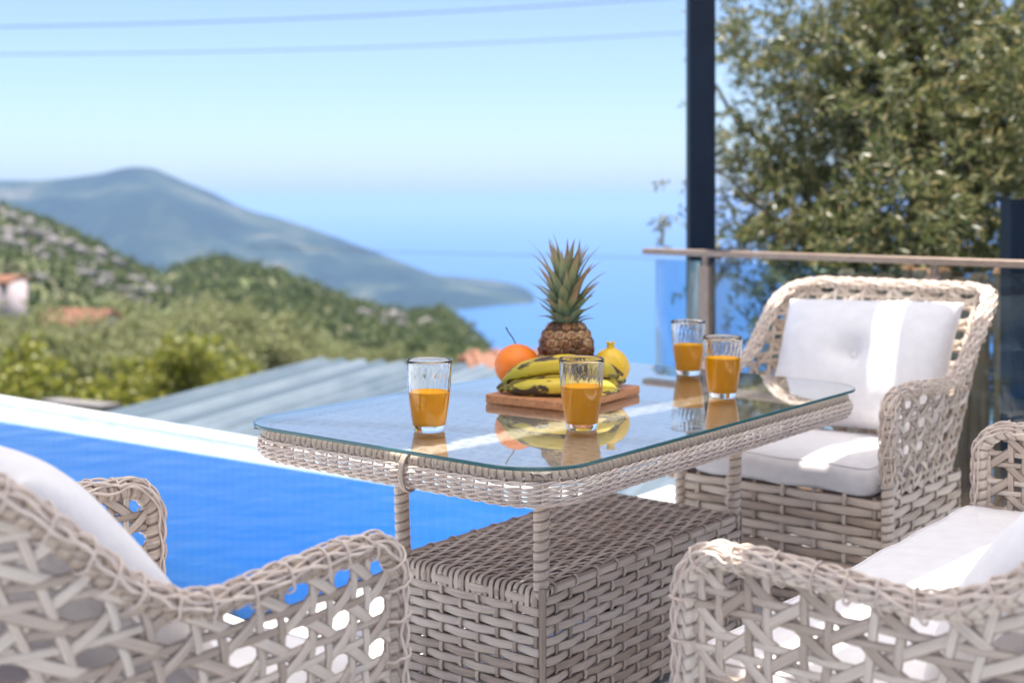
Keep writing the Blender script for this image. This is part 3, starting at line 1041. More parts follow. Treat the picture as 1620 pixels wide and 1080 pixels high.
plain_weave(table, 'top_strand', TL - .07, TW - .07, .034, .0165, TABLE_Z - .0145, .0016, .0160, .026, 0.0, 'cord')
# base box
BL, BW, BZ = .735, .365, .29
Q, Nq, s, per = rrect(BL, BW, .014, .006)
nst = 2 * int(round(per / .046 / 2)); sp = per / nst
rows = 14; z0, z1 = .022, BZ - .012
pitch = (z1 - z0) / rows
ring = []
for par in (0, 1):
    off = .0030 * np.cos(math.pi * s / sp + math.pi * par)
    P = np.column_stack([Q + Nq * off[:, None], .0006 * np.sin(s * 31 + par)])
    v, q, uv = sweep(P, np.column_stack([Nq, np.zeros(len(Q))]), strip(pitch * .99, .0034), closed=True)
    ring.append(MB().add(v, q, uv=uv).mesh('base_strand', M['cane']))
for r_ in range(rows):
    o = obj('base_strand', ring[r_ % 2], table); o.location.z = z0 + pitch * (r_ + .5) + rnd.uniform(-.0008, .0008)
zz = np.linspace(z0 - .006, z1 + .006, rows * 4)
for j in range(nst):
    i = int(round(j * sp / per * len(Q))) % len(Q)
    off = -.0026 * np.cos(math.pi * ((zz - z0) / pitch - .5) + math.pi * j)
    P = np.column_stack([np.full_like(zz, Q[i, 0]) + Nq[i, 0] * off, np.full_like(zz, Q[i, 1]) + Nq[i, 1] * off, zz])
    v, q, uv = sweep(P, np.tile([Nq[i, 0], Nq[i, 1], 0], (len(zz), 1)), strip(.0105, .0028))
    obj('base_stake', MB().add(v, q, uv=uv).mesh('base_stake', M['cane']), table)
# round edge rolls on the long sides with ties, woven lid
for sy in (-1, 1):
    P = np.array([[x, sy * (BW / 2 - .002), BZ - .004] for x in np.linspace(-BL / 2 + .018, BL / 2 - .018, 60)])
    v, q, uv = tube(P, .0085, 10)
    obj('edge_roll', MB().add(v, q, uv=uv).mesh('edge_roll', M['cane']), table)
    for x in np.linspace(-BL / 2 + .03, BL / 2 - .03, 11):
        t = np.linspace(-.6, 3.4, 20)
        P = np.column_stack([x + .004 * t, sy * (BW / 2 - .002 + .0095 * np.cos(t)), BZ - .004 + .0095 * np.sin(t)])
        N = np.column_stack([np.zeros_like(t), sy * np.cos(t), np.sin(t)])
        v, q, uv = sweep(P, N, strip(.009, .0016))
        obj('edge_tie', MB().add(v, q, uv=uv).mesh('edge_tie', M['cane']), table)
plain_weave(table, 'lid_strand', BL - .02, BW - .024, .043, .0138, BZ + .001, .0019, .0118, .012, ends=.022)
mb = MB(); mb.box((-BL / 2 + .02, -BW / 2 + .02, BZ - .03), (BL / 2 - .02, BW / 2 - .02, BZ - .012))
obj('lid_board', mb.mesh('lid_board', M['cane'], False), table)
# legs, wound rods at the box corners
for sx in (-1, 1):
    for sy in (-1, 1):
        x, y = sx * (BL / 2 - .012), sy * (BW / 2 - .012)
        P = np.array([[x, y, BZ - .02], [x + sx * .003, y + sy * .003, .38], [x + sx * .006, y + sy * .004, TABLE_Z - .030]])
        v, q, uv = wrapped_tube(P, .0152, .0180, 16, 9, .20)
        obj('leg', MB().add(v, q, uv=uv).mesh('leg', M['cane']), table)
        zc_ = np.linspace(.02, BZ + .004, 20)
        P = np.column_stack([np.full(20, sx * (BL / 2 - .0005)), np.full(20, sy * (BW / 2 - .0005)), zc_])
        v, q, uv = sweep(P, np.tile([sx * .707, sy * .707, 0], (20, 1)), strip(.014, .004))
        obj('corner_stake', MB().add(v, q, uv=uv).mesh('corner_stake', M['cane']), table)
for sx in (-1, 1):
    for sy in (-1, 1):
        mb = MB(); mb.box((sx * (BL/2 - .03) - .014, sy * (BW/2 - .03) - .014, 0), (sx * (BL/2 - .03) + .014, sy * (BW/2 - .03) + .014, .03))
        obj('foot', mb.mesh('foot', M['post'], False), table)

# ------------------------------------------------------------------ on the table
GT = TABLE_Z + .0008
def tumbler(px_, py_, level, rz, label):
    root = thing('juice_glass', label, 'glass', (px_, py_, GT), rz, 'glasses of orange juice on the table')
    H = .131
    zo = [0, .001, .004, .012, .03, .05, .07, .095, .12, .1295, .131]
    ro = [.0270, .0280, .0290, .0302, .0332, .0360, .0384, .0404, .0419, .0424, .0420]
    m_ = 96
    th = np.linspace(0, 2 * math.pi, m_, endpoint=False)
    rings = [np.zeros((m_, 1)) @ np.zeros((1, 3))]
    V = []
    for z, r_ in zip(zo, ro):
        V.append(np.column_stack([r_ * np.cos(th), r_ * np.sin(th), np.full(m_, z)]))
    zi = [.1305, .125, .115, .105, .095, .085, .075, .065, .05, .035, .022, .015, .0125]
    inner = []
    for z in zi:
        r_ = np.interp(z, zo, ro) - .0024
        fl = .0 if z > .124 else .0009
        ph = .5 * math.sin(z * 330)
        rr = r_ - fl * (.5 + .5 * np.cos(24 * th + 2.4 * math.sin(z * 90))) - fl * .6 * (.5 + .5 * np.cos(11 * th + z * 260))
        if z <= .015: rr = rr * (.93 if z > .013 else .72)
        V.append(np.column_stack([rr * np.cos(th), rr * np.sin(th), np.full(m_, z)]))
    nl = len(V)
    V = np.concatenate(V)
    q = grid_faces(nl, m_, False, True)[:, ::-1]
    mb = MB(); mb.add(V, q[:, ::-1][:, ::-1])
    c = len(V)
    mb.add(np.array([[0, 0, .0015], [0, 0, .0120]]))
    j = np.arange(m_); j2 = (j + 1) % m_
    mb.t.append(np.stack([j2, j, np.full(m_, c)], 1))
    b0 = (nl - 1) * m_
    mb.t.append(np.stack([b0 + j, b0 + j2, np.full(m_, c + 1)], 1))
    me = mb.mesh('tumbler', M['tumbler'])
    import bmesh
    bm = bmesh.new(); bm.from_mesh(me); bmesh.ops.recalc_face_normals(bm, faces=bm.faces); bm.to_mesh(me); bm.free()
    obj('tumbler', me, root)
    # juice overlaps the inner wall very slightly
    zj = [.0118, .0135, .016, .022, .035, .05, .065, level - .002, level, level + .0006]
    zj = [z for z in zj if z <= level + .0007]
    prof = [(0, .0117)]
    for z in zj:
        r_ = np.interp(z, zo, ro) - .0021
        if z <= .0125: r_ *= .70
        elif z < .016: r_ *= .94
        prof.append((r_, z))
    prof[-1] = (prof[-1][0] - .0012, level)
    prof.append((0.0001, level))
    v, q = lathe(prof, 64)
    me = MB().add(v, q).mesh('juice', M['juice'])
    bm = bmesh.new(); bm.from_mesh(me); bmesh.ops.remove_doubles(bm, verts=bm.verts, dist=1e-5); bmesh.ops.recalc_face_normals(bm, faces=bm.faces); bm.to_mesh(me); bm.free()
    obj('juice', me, root)
    return root
tumbler(-.152, 2.362, .073, .3, 'juice glass standing alone at the left of the glass table, just over half full')
tumbler(.1287, 2.382, .080, 1.1, 'juice glass in front of the bananas and the wooden board')
tumbler(.4290, 3.132, .074, 2.0, 'farther juice glass of the pair by the armchair, in front of the railing')
tumbler(.4526, 2.767, .086, 2.7, 'nearer and fuller juice glass of the pair at the right of the table')

# board
BA = math.radians(56)
bc = np.array([.112, 2.753])
L_, W_, T_ = .292, .212, .019
mb = MB()
Q, Nq, s, per = rrect(L_, W_, .006, .006)
ls = [(-.0025, 0), (0, .0025), (0, T_ - .0025), (-.0025, T_)]
V = np.concatenate([np.column_stack([Q + Nq * i_, np.full(len(Q), z_)]) for i_, z_ in ls])
me = bpy.data.meshes.new('cutting_board')
n = len(Q)
sq = grid_faces(4, n, False, True)
me.from_pydata([tuple(p) for p in V], [], [tuple(int(c) for c in f) for f in sq] + [tuple(range(3 * n, 4 * n)), tuple(range(n))[::-1]])
me.materials.append(M['board']); me.update()
tag(obj('cutting_board', me, None, (bc[0], bc[1], GT), BA), 'reddish brown wooden cutting board carrying the fruit', 'cutting board')
BT = GT + T_

# pineapple
def pineapple():
    px_, py_ = .119, 2.825
    root = thing('pineapple', 'whole brown pineapple with a spiky green crown, standing on the wooden board', 'pineapple', (px_, py_, BT))
    H = .138
    zz_ = np.linspace(0, 1, 24)
    def rad(t):
        return .0615 * np.power(np.maximum(1 - np.abs((t - .46) / .60) ** 2.7, .02), .5)
    prof = [(0, .001)] + [(float(rad(t)) * .965, .001 + t * (H - .002)) for t in zz_] + [(0, H)]
    v, q = lathe(prof, 40)
    obj('body', MB().add(v, q).mesh('body', M['pine_core']), root)
    # one eye: a rough six-sided scale with a raised heart and a dry bract
    a6 = np.radians([90, 150, 210, 270, 330, 30])
    hx = np.column_stack([np.cos(a6) * 1.0, np.sin(a6) * 1.02])
    V = [np.column_stack([hx * .98, np.full(6, -.25)]), np.column_stack([hx * .90, np.full(6, .12)]), np.column_stack([hx * .62, np.full(6, .38)]), np.column_stack([hx * .28, np.full(6, .44)])]
    V = np.concatenate(V + [np.array([[0, .0, .40]])])
    q = grid_faces(4, 6, False, True)
    t = [[18 + j, 18 + (j + 1) % 6, 24] for j in range(6)]
    mb = MB(); mb.add(V, q, np.array(t))
    mb.add(np.array([[-.34, -.30, .36], [.34, -.30, .36], [.16, .18, .62], [0, .60, .70], [-.16, .18, .62], [0, -.1, .68]]), None,
           np.array([[0, 1, 5], [1, 2, 5], [2, 3, 5], [3, 4, 5], [4, 0, 5]]))
    eye_me = mb.mesh('eye', M['pine_eye'], False)
    rows = 8
    for i in range(rows):
        t = .045 + .91 * i / (rows - 1)
        r_ = float(rad(t))
        cnt = 12
        sl = (float(rad(min(t + .02, .99))) - float(rad(max(t - .02, .01)))) / (.04 * H)
        for j in range(cnt):
            th = 2 * math.pi * (j + .5 * (i % 2) + .06 * i) / cnt
            o = obj('eye', eye_me, root)
            nv = Vector((math.cos(th), math.sin(th), -sl)).normalized()
            tx = Vector((-math.sin(th), math.cos(th), 0))
            up = nv.cross(tx)
            sx = 2 * math.pi * r_ / cnt * .56
            sy = H / rows * .70
            Rm = Matrix((tx * sx, up * sy, nv * .0078)).transposed().to_4x4()
            o.matrix_local = Matrix.Translation((r_ * .955 * math.cos(th), r_ * .955 * math.sin(th), .001 + t * (H - .002))) @ Rm @ Matrix.Rotation(rnd.uniform(-.08, .08), 4, 'Z')
    # crown
    NLF = 70
    for k_ in range(NLF):
        t = k_ / (NLF - 1)
        th = k_ * 2.399963 + rnd.uniform(-.15, .15)
        base_z = H - .006 + .052 * t
        base_r = .021 * (1 - t) + .004
        Ln = (.040 + .114 * min(1, t * 1.35)) * rnd.uniform(.85, 1.12)
        if t > .85: Ln *= 1.0 - (t - .85) * .9
        lean0 = math.radians(72 - 62 * t ** .8 + rnd.uniform(-7, 7))     # from vertical
        curl = math.radians(rnd.uniform(5, 38)) * (1 if rnd.random() < .8 else -.5)
        wd = (.0105 + .0065 * math.sin(math.pi * min(1, t * 1.1))) * rnd.uniform(.85, 1.1)
        n_ = 9
        x, z = base_r, base_z
        pts, angs = [], []
        for i in range(n_):
            u_ = i / (n_ - 1)
            an = lean0 * (.62 + .38 * min(1, u_ * 2)) + curl * max(0, u_ - .45) * 1.8
            pts.append((x, z)); angs.append(an)
            x += math.sin(an) * Ln / (n_ - 1); z += math.cos(an) * Ln / (n_ - 1)
        V, uv = [], []
        tw = rnd.uniform(-.25, .25)
        for i, ((x, z), an) in enumerate(zip(pts, angs)):
            u_ = i / (n_ - 1)
            ww = wd * (1 - u_ ** 1.6) * (1 if u_ > .08 else .9) + .0003
            nx_, nz_ = -math.cos(an), math.sin(an)     # toward the axis / up
            for sgn, lift in ((-1, .32), (-.5, .08), (0, 0), (.5, .08), (1, .32)):
                yy = sgn * ww + tw * u_ * u_ * .02
                V.append((x + nx_ * lift * ww, yy, z + nz_ * lift * ww)); uv.append((u_, sgn * .5 + .5))
        V = np.array(V)
        c_, s_ = math.cos(th), math.sin(th)
        V = V @ np.array([[c_, s_, 0], [-s_, c_, 0], [0, 0, 1]])
        q = grid_faces(n_, 5)
        mb = MB(); mb.add(V, q, uv=np.array(uv))
        th_ = .0006
        obj('leaf', mb.mesh('leaf', M['pine_leaf']), root)
    return root
M['pine_core'] = principled('pine_core', [(.3, (.05, .028, .012)), (.7, (.12, .07, .03))], scale=60, rough=.8)
m, nt, out = mat('pine_eye')
b = nd(nt, "ShaderNodeBsdfPrincipled"); tc = nd(nt, "ShaderNodeTexCoord"); oi = nd(nt, "ShaderNodeObjectInfo")
sp_ = nd(nt, "ShaderNodeSeparateXYZ"); nt.links.new(tc.outputs["Object"], sp_.inputs[0])
n1 = nd(nt, "ShaderNodeTexNoise"); n1.inputs["Scale"].default_value = 3.0
nt.links.new(tc.outputs["Object"], n1.inputs["Vector"])
ad = nd(nt, "ShaderNodeMath", operation='ADD'); nt.links.new(n1.outputs["Fac"], ad.inputs[0])
mu = nd(nt, "ShaderNodeMath", operation='MULTIPLY_ADD'); mu.inputs[1].default_value = .35; mu.inputs[2].default_value = -.18
nt.links.new(oi.outputs["Random"], mu.inputs[0]); nt.links.new(mu.outputs[0], ad.inputs[1])
r = ramp(nt, [(.32, (.055, .022, .009)), (.47, (.17, .065, .022)), (.60, (.36, .16, .05)), (.74, (.50, .38, .22))], ad.outputs[0])
nt.links.new(r.outputs[0], b.inputs["Base Color"]); b.inputs["Roughness"].default_value = .55
nt.links.new(b.outputs[0], out.inputs["Surface"])
M['pine_eye'] = m
m, nt, out = mat('pine_leaf')
b = nd(nt, "ShaderNodeBsdfPrincipled"); tc = nd(nt, "ShaderNodeTexCoord"); oi = nd(nt, "ShaderNodeObjectInfo")
sp_ = nd(nt, "ShaderNodeSeparateXYZ"); nt.links.new(tc.outputs["UV"], sp_.inputs[0])
mu = nd(nt, "ShaderNodeMath", operation='MULTIPLY_ADD'); mu.inputs[1].default_value = .5; mu.inputs[2].default_value = -.22
nt.links.new(oi.outputs["Random"], mu.inputs[0])
ad = nd(nt, "ShaderNodeMath", operation='ADD'); nt.links.new(sp_.outputs[0], ad.inputs[0]); nt.links.new(mu.outputs[0], ad.inputs[1])
r = ramp(nt, [(.0, (.24, .30, .20)), (.35, (.20, .26, .15)), (.62, (.26, .28, .14)), (.85, (.34, .25, .15)), (1.0, (.28, .17, .10))], ad.outputs[0])
nt.links.new(r.outputs[0], b.inputs["Base Color"]); b.inputs["Roughness"].default_value = .5
t_ = nd(nt, "ShaderNodeBsdfTranslucent"); nt.links.new(r.outputs[0], t_.inputs[0])
mx = nd(nt, "ShaderNodeMixShader"); mx.inputs[0].default_value = .15
nt.links.new(b.outputs[0], mx.inputs[1]); nt.links.new(t_.outputs[0], mx.inputs[2])
nt.links.new(mx.outputs[0], out.inputs["Surface"])
M['pine_leaf'] = m
pineapple()

# bananas
m, nt, out = mat('banana_skin')
b = nd(nt, "ShaderNodeBsdfPrincipled"); tc = nd(nt, "ShaderNodeTexCoord")
sp_ = nd(nt, "ShaderNodeSeparateXYZ"); nt.links.new(tc.outputs["UV"], sp_.inputs[0])
base = ramp(nt, [(.0, (.20, .20, .03)), (.14, (.40, .36, .03)), (.5, (.66, .48, .035)), (.86, (.58, .45, .045)), (.965, (.30, .26, .05)), (.985, (.03, .02, .012))], sp_.outputs[0])
n1 = nd(nt, "ShaderNodeTexNoise"); n1.inputs["Scale"].default_value = 34; n1.inputs["Detail"].default_value = 6; n1.inputs["Roughness"].default_value = .55
mp = nd(nt, "ShaderNodeMapping"); mp.inputs["Scale"].default_value = (.16, .14, 1)
oi = nd(nt, "ShaderNodeObjectInfo")
nt.links.new(tc.outputs["UV"], mp.inputs[0]); nt.links.new(oi.outputs["Random"], mp.inputs["Location"]); nt.links.new(mp.outputs[0], n1.inputs["Vector"])
spots = ramp(nt, [(.52, (0, 0, 0)), (.56, (1, 1, 1))], n1.outputs["Fac"])
mx = nd(nt, "ShaderNodeMix", data_type='RGBA')
nt.links.new(spots.outputs[0], mx.inputs[0]); nt.links.new(base.outputs[0], mx.inputs[6]); mx.inputs[7].default_value = (.055, .028, .012, 1)
nt.links.new(mx.outputs[2], b.inputs["Base Color"]); b.inputs["Roughness"].default_value = .45
nt.links.new(b.outputs[0], out.inputs["Surface"])
M['banana'] = m
def banana_mesh(P, r0, seed):
    P = np.asarray(P, float)
    # smooth quadratic-ish spline through control points
    t = np.linspace(0, 1, len(P)); tt = np.linspace(0, 1, 40)
    co = [np.polyfit(t, P[:, k_], min(len(P) - 1, 3)) for k_ in range(3)]
    C = np.stack([np.polyval(c, tt) for c in co], 1)
    rr = r0 * np.interp(tt, [0, .03, .10, .17, .28, .5, .75, .88, .955, .975, 1], [.30, .30, .34, .60, .90, 1.0, .97, .76, .36, .27, .25])
    T, N, B = frames(C)
    m_ = 20
    th = np.linspace(0, 2 * math.pi, m_, endpoint=False)
    fac = 1 + .055 * np.cos(5 * (th + seed))
    V = C[:, None] + (rr[:, None] * fac[None])[..., None] * (np.cos(th)[None, :, None] * N[:, None] + np.sin(th)[None, :, None] * B[:, None])
    uv = np.stack([np.repeat(tt[:, None], m_, 1), np.repeat((th / 6.283)[None], 40, 0)], -1).reshape(-1, 2)
    mb = MB(); mb.add(V.reshape(-1, 3), grid_faces(40, m_, False, True), uv=uv)
    c = mb.n
    mb.add(np.array([C[0], C[-1]]), uv=np.array([(0, 0), (1, 0)]))
    j = np.arange(m_); j2 = (j + 1) % m_
    mb.t.append(np.stack([j2, j, np.full(m_, c)], 1)); mb.t.append(np.stack([39 * m_ + j, 39 * m_ + j2, np.full(m_, c + 1)], 1))
    return mb.mesh('banana', M['banana'])
bo = np.array([.085, 2.67, BT])
bun = thing('banana_bunch', 'bunch of yellow bananas with brown bruises, in front of the pineapple', 'bananas', bo)
def BP(u, v, Y):
    return pix(u, v, Y) - bo
R_ = .0192
st = BP(797, 611, 2.69)
obj('banana', banana_mesh([st, BP(824, 614.5, 2.672), BP(880, 613.5, 2.655), BP(935, 613, 2.655), BP(978, 618, 2.67)], R_ * 1.04, .2), bun)
obj('banana', banana_mesh([st + [0, .006, .004], BP(822, 588, 2.695), BP(880, 577, 2.69), BP(935, 579, 2.695), BP(977, 597, 2.71)], R_ * 1.06, 1.0), bun)
obj('banana', banana_mesh([st + [0, .012, .0], BP(835, 607, 2.73), BP(890, 606, 2.725), BP(948, 604, 2.73), BP(988, 602, 2.745)], R_ * .98, .6), bun)
obj('banana', banana_mesh([st + [0, .016, .003], BP(842, 583, 2.752), BP(890, 577, 2.752), BP(945, 580, 2.755), BP(984, 592, 2.77)], R_ * .9, .6), bun)
P = np.array([st + [.008, 0, 0], st + [-.002, .004, .0], st + [-.010, .006, -.008]])
v, q, uv = tube(resample(P, .003)[0], .0085, 10)
obj('stem', MB().add(v, q, uv=uv * [0.0, 1]).mesh('stem', M['banana']), bun)

# orange with its twig
m, nt, out = mat('orange_peel')
b = nd(nt, "ShaderNodeBsdfPrincipled"); tc = nd(nt, "ShaderNodeTexCoord")
n1 = nd(nt, "ShaderNodeTexNoise"); n1.inputs["Scale"].default_value = 25
nt.links.new(tc.outputs["Object"], n1.inputs["Vector"])
r = ramp(nt, [(.3, (.92, .19, .006)), (.7, (.95, .25, .01))], n1.outputs["Fac"]); nt.links.new(r.outputs[0], b.inputs["Base Color"])
vo = nd(nt, "ShaderNodeTexVoronoi"); vo.inputs["Scale"].default_value = 420; nt.links.new(tc.outputs["Object"], vo.inputs["Vector"])
bp = nd(nt, "ShaderNodeBump"); bp.inputs["Strength"].default_value = .35; bp.inputs["Distance"].default_value = .001
nt.links.new(vo.outputs["Distance"], bp.inputs["Height"]); nt.links.new(bp.outputs[0], b.inputs["Normal"])
b.inputs["Roughness"].default_value = .38
nt.links.new(b.outputs[0], out.inputs["Surface"])
M['orange'] = m
oc = pix(818, 578, 2.785)
orr = oc[2] - BT
root = thing('orange', 'round bright orange at the left of the pineapple, with a thin dark twig', 'orange', (oc[0], oc[1], BT))
prof = [(orr * 1.03 * math.sin(t) * (1 - .04 * (math.cos(t) > .96)), orr - orr * .99 * math.cos(t) ) for t in np.linspace(.001, math.pi - .001, 30)]
v, q = lathe(prof, 40)
obj('peel', MB().add(v, q).mesh('peel', M['orange']), root)
P = np.array([[-.002, .012, 2 * orr - .004], [-.010, .014, 2 * orr + .012], [-.018, .016, 2 * orr + .022], [-.024, .016, 2 * orr + .034]])
v, q, uv = tube(P, [.0013, .0013, .0014, .0017], 6)
obj('twig', MB().add(v, q).mesh('twig', M['bark']), root)

# yellow pomegranate
m, nt, out = mat('yellow_rind')
b = nd(nt, "ShaderNodeBsdfPrincipled"); tc = nd(nt, "ShaderNodeTexCoord")
n1 = nd(nt, "ShaderNodeTexNoise"); n1.inputs["Scale"].default_value = 40; n1.inputs["Detail"].default_value = 5
nt.links.new(tc.outputs["Object"], n1.inputs["Vector"])
r = ramp(nt, [(.28, (.62, .38, .02)), (.5, (.80, .52, .03)), (.66, (.80, .55, .05)), (.70, (.45, .17, .03)), (.8, (.30, .12, .03))], n1.outputs["Fac"]); nt.links.new(r.outputs[0], b.inputs["Base Color"])
b.inputs["Roughness"].default_value = .38
nt.links.new(b.outputs[0], out.inputs["Surface"])
M['rind'] = m
pc = pix(966, 582, 2.80)
pr_ = pc[2] - BT
root = thing('pomegranate', 'yellow pomegranate with a small crown, at the right of the pineapple', 'pomegranate', (pc[0], pc[1], BT))
th = np.linspace(0, 2 * math.pi, 48, endpoint=False)
tt = np.linspace(.001, math.pi - .001, 32)
V = []
for t in tt:
    rr = pr_ * 1.02 * math.sin(t) * (1 + .035 * np.cos(6 * th)) * (1 - .10 * max(0, -math.cos(t)) )
    V.append(np.column_stack([rr * np.cos(th), rr * np.sin(th), np.full(48, pr_ - pr_ * 1.06 * math.cos(t) + pr_ * .06)]))
V = np.concatenate(V)
obj('rind', MB().add(V, grid_faces(32, 48, False, True)).mesh('rind', M['rind']), root)
V = []
for k_, (rr0, z) in enumerate([(.013, -.006), (.0085, .002), (.0080, .007), (.0105, .012), (.0085, .0125), (.006, .006)]):
    wv = 1 + (.10 * np.cos(6 * th) if k_ in (3, 4) else 0)
    V.append(np.column_stack([rr0 * wv * np.cos(th), rr0 * wv * np.sin(th), 2 * pr_ * 1.06 - .001 + z + (.002 * np.cos(6 * th) if k_ in (3, 4) else np.zeros(48))]))
obj('crown', MB().add(np.concatenate(V), grid_faces(6, 48, False, True)).mesh('crown', M['rind']), root)

# ------------------------------------------------------------------ railing, posts, fence
RE = 3.95                                  # the railing runs along n at this e
RZ = .81
rl = thing('railing', 'bronze handrail with tinted glass panels, behind the armchair', 'railing', en(RE, -1.5))
def rl_loc(e, n_, z): return en(e, n_, z) - en(RE, -1.5)
def rail_line(n_):        # slight skew seen in the photo
    return RE + .075 - .11 * (n_ + 2.6)
NA, NB = -2.575, 1.2
ea, eb = rail_line(NA), rail_line(NB)
P0, P1 = rl_loc(ea, NA, RZ), rl_loc(eb, NB, RZ)
d = unit((P1 - P0)[None])[0]; nrm = np.array([-d[1], d[0], 0])
def beam(p0, p1, w_, h_, material, parent, name, bevel=.003):
    d_ = unit((p1 - p0)[None])[0]
    up = np.array([0, 0, 1.0]) if abs(d_[2]) < .9 else np.array([1.0, 0, 0]) * nrm[0] + np.array([0, 1, 0]) * nrm[1]
    sd = unit(np.cross(d_, up)[None])[0]; up = np.cross(sd, d_)
    b_ = bevel
    pr2 = [(w_/2 - b_, -h_/2), (w_/2, -h_/2 + b_), (w_/2, h_/2 - b_), (w_/2 - b_, h_/2), (-w_/2 + b_, h_/2), (-w_/2, h_/2 - b_), (-w_/2, -h_/2 + b_), (-w_/2 + b_, -h_/2)]
    V = np.array([p + sd * x + up * y for p in (p0, p1) for x, y in pr2])
    f = [tuple([j, (j + 1) % 8, 8 + (j + 1) % 8, 8 + j]) for j in range(8)] + [tuple(range(8))[::-1], tuple(range(8, 16))]
    me = bpy.data.meshes.new(name)
    me.from_pydata([tuple(p) for p in V], [], f)
    me.materials.append(material); me.update()
    return obj(name, me, parent)
beam(P0, P1, .050, .022, M['rail'], rl, 'handrail')
def at_rail(n_, z): return rl_loc(rail_line(n_), n_, z)
post_ns = [-2.31, -1.453, -.55, .35, 1.15]
for n_ in post_ns:
    beam(at_rail(n_, .0), at_rail(n_, RZ - .045), .045, .032, M['rail'], rl, 'post')
    beam(at_rail(n_, RZ - .047), at_rail(n_, RZ - .010), .020, .018, M['rail'], rl, 'post_neck', .002)
ends = [NA + .045] + post_ns + [NB]
for a_, b_ in zip(ends[:-1], ends[1:]):
    p0, p1 = at_rail(a_ + .026 if a_ in post_ns else a_, 0), at_rail(b_ - .026 if b_ in post_ns else b_, 0)
    V = np.array([p + nrm * s_ + np.array([0, 0, z]) for s_ in (-.005, .005) for p, z in ((p0, .07), (p1, .07), (p1, RZ - .03), (p0, RZ - .03))])
    obj('glass_panel', mesh_np('glass_panel', V, np.array([[0, 1, 2, 3], [7, 6, 5, 4], [0, 4, 5, 1], [1, 5, 6, 2], [2, 6, 7, 3], [3, 7, 4, 0]]), M['railglass'], smooth=False), rl)
beam(at_rail(-2.45, .025), at_rail(NB, .025), .055, .05, M['board'], rl, 'bottom_rail')

# pergola: the dark post, beams and the white cloth that shades the seats
PZ = 2.55
pg = thing('pergola', 'dark navy pergola post rising behind the handrail, out of the top of the photo', 'pergola', pix(1108.5, 320, 4.95) * [1, 1, 0])
pg0 = np.array(pg.location)
def pgl(p): return np.array(p) - pg0
def pbeam(p0, p1, w_, h_, name):
    return beam(pgl(p0), pgl(p1), w_, h_, M['post'], pg, name, .004)
pp = pix(1108.5, 320, 4.95)
nrm = np.array([0, 1, 0.0])
pbeam([pp[0], pp[1], -2.2], [pp[0], pp[1], PZ], .100, .100, 'post')
pe, pn = float(E1 @ pp), float(NN @ pp)
others = [(-.9, pn), (-.9, 1.0), (pe, 1.0)]
for e_, n_ in others:
    pbeam(en(e_, n_, -.3 if e_ < 4 else -2.2), en(e_, n_, PZ), .1, .1, 'post')
for a_, b_ in (((pe, pn), (-.9, pn)), ((-.9, 1.0), (pe, 1.0))):
    pbeam(en(*a_, PZ + .06), en(*b_, PZ + .06), .09, .12, 'beam')
for a_, b_ in (((pe, pn + .05), (pe, .95)), ((-.9, pn + .05), (-.9, .95))):
    pbeam(en(*a_, PZ + .055), en(*b_, PZ + .055), .09, .10, 'beam')
# cloth panels; edges given where their shadow falls on the table plane
sl = .10
ze = PZ + .13
sh_e, sh_n = float(E1 @ sun_vec) / sun_vec[2] * (ze - TABLE_Z), float(NN @ sun_vec) / sun_vec[2] * (ze - TABLE_Z)
def cloth(e0_, e1_, na, nb):
    ne, nn_ = 20, 8
    V = []
    for i in range(ne):
        e_ = e0_ + (e1_ - e0_) * i / (ne - 1)
        for j in range(nn_):
            f_ = j / (nn_ - 1)
            n_ = na + (nb - na) * f_ + sl * (e_ - 1.76)
            V.append(pgl(en(e_ + sh_e, n_ + sh_n, ze - .03 * math.sin(math.pi * f_) - .004 * math.sin(e_ * 9))))
    o = obj('shade_cloth', mesh_np('shade_cloth', np.array(V), grid_faces(ne, nn_), M['canopy']), pg)
cloth(-.6, 3.40, -2.02, -1.540)
cloth(-.6, 3.40, -1.475, -.795)
cloth(-.6, 3.40, -.742, -.25)
cloth(-.6, 3.40, -.17, .55)

# second dark post at the right edge
q1 = pix(1606, 320, 4.3)
tp = thing('gate_post', 'short dark post behind the handrail at the right edge of the photo', 'post', (q1[0] + .02, q1[1], 0))
beam(np.array([0, 0, -.6]), np.array([0, 0, CZ]), .105, .105, M['post'], tp, 'shaft', .006)
beam(np.array([0, 0, CZ + .001]), np.array([0, 0, CZ + .012]), .112, .112, M['post'], tp, 'cap', .004)

# timber fence below the olive tree
fe = 4.75
fc = thing('timber_fence', 'weathered brown timber fence behind the glass railing on the right', 'fence', en(fe, -1.0))
n_ = -2.12
while n_ < 1.2:
    wdt = rnd.uniform(.055, .085)
    hgt = .74 + rnd.uniform(-.03, .02)
    p = en(fe + rnd.uniform(-.012, .012), n_, 0) - en(fe, -1.0)
    mb = MB()
    a_ = np.linspace(0, 2 * math.pi, 9)[:-1]
    hh = [-.5, hgt - .02, hgt]
    V = np.concatenate([np.column_stack([p[0] + (E1[0] * .016 * np.cos(a_) + NN[0] * wdt / 2 * np.sin(a_)) * s_, p[1] + (E1[1] * .016 * np.cos(a_) + NN[1] * wdt / 2 * np.sin(a_)) * s_, np.full(8, z_)]) for z_, s_ in zip(hh, (1, 1, .7))])
    me = bpy.data.meshes.new('picket')
    f = [tuple(int(c) for c in f_) for f_ in grid_faces(3, 8, False, True)] + [tuple(range(16, 24))]
    me.from_pydata([tuple(q_) for q_ in V], [], f); me.materials.append(M['fence']); me.update()
    obj('picket', me, fc)
    n_ += wdt + rnd.uniform(.001, .005)
nrm = E1.copy()
for z_ in (.12, .55):
    beam(en(fe + .04, -2.14, z_) - en(fe, -1.0), en(fe + .04, 1.2, z_) - en(fe, -1.0), .03, .07, M['fence'], fc, 'fence_rail')

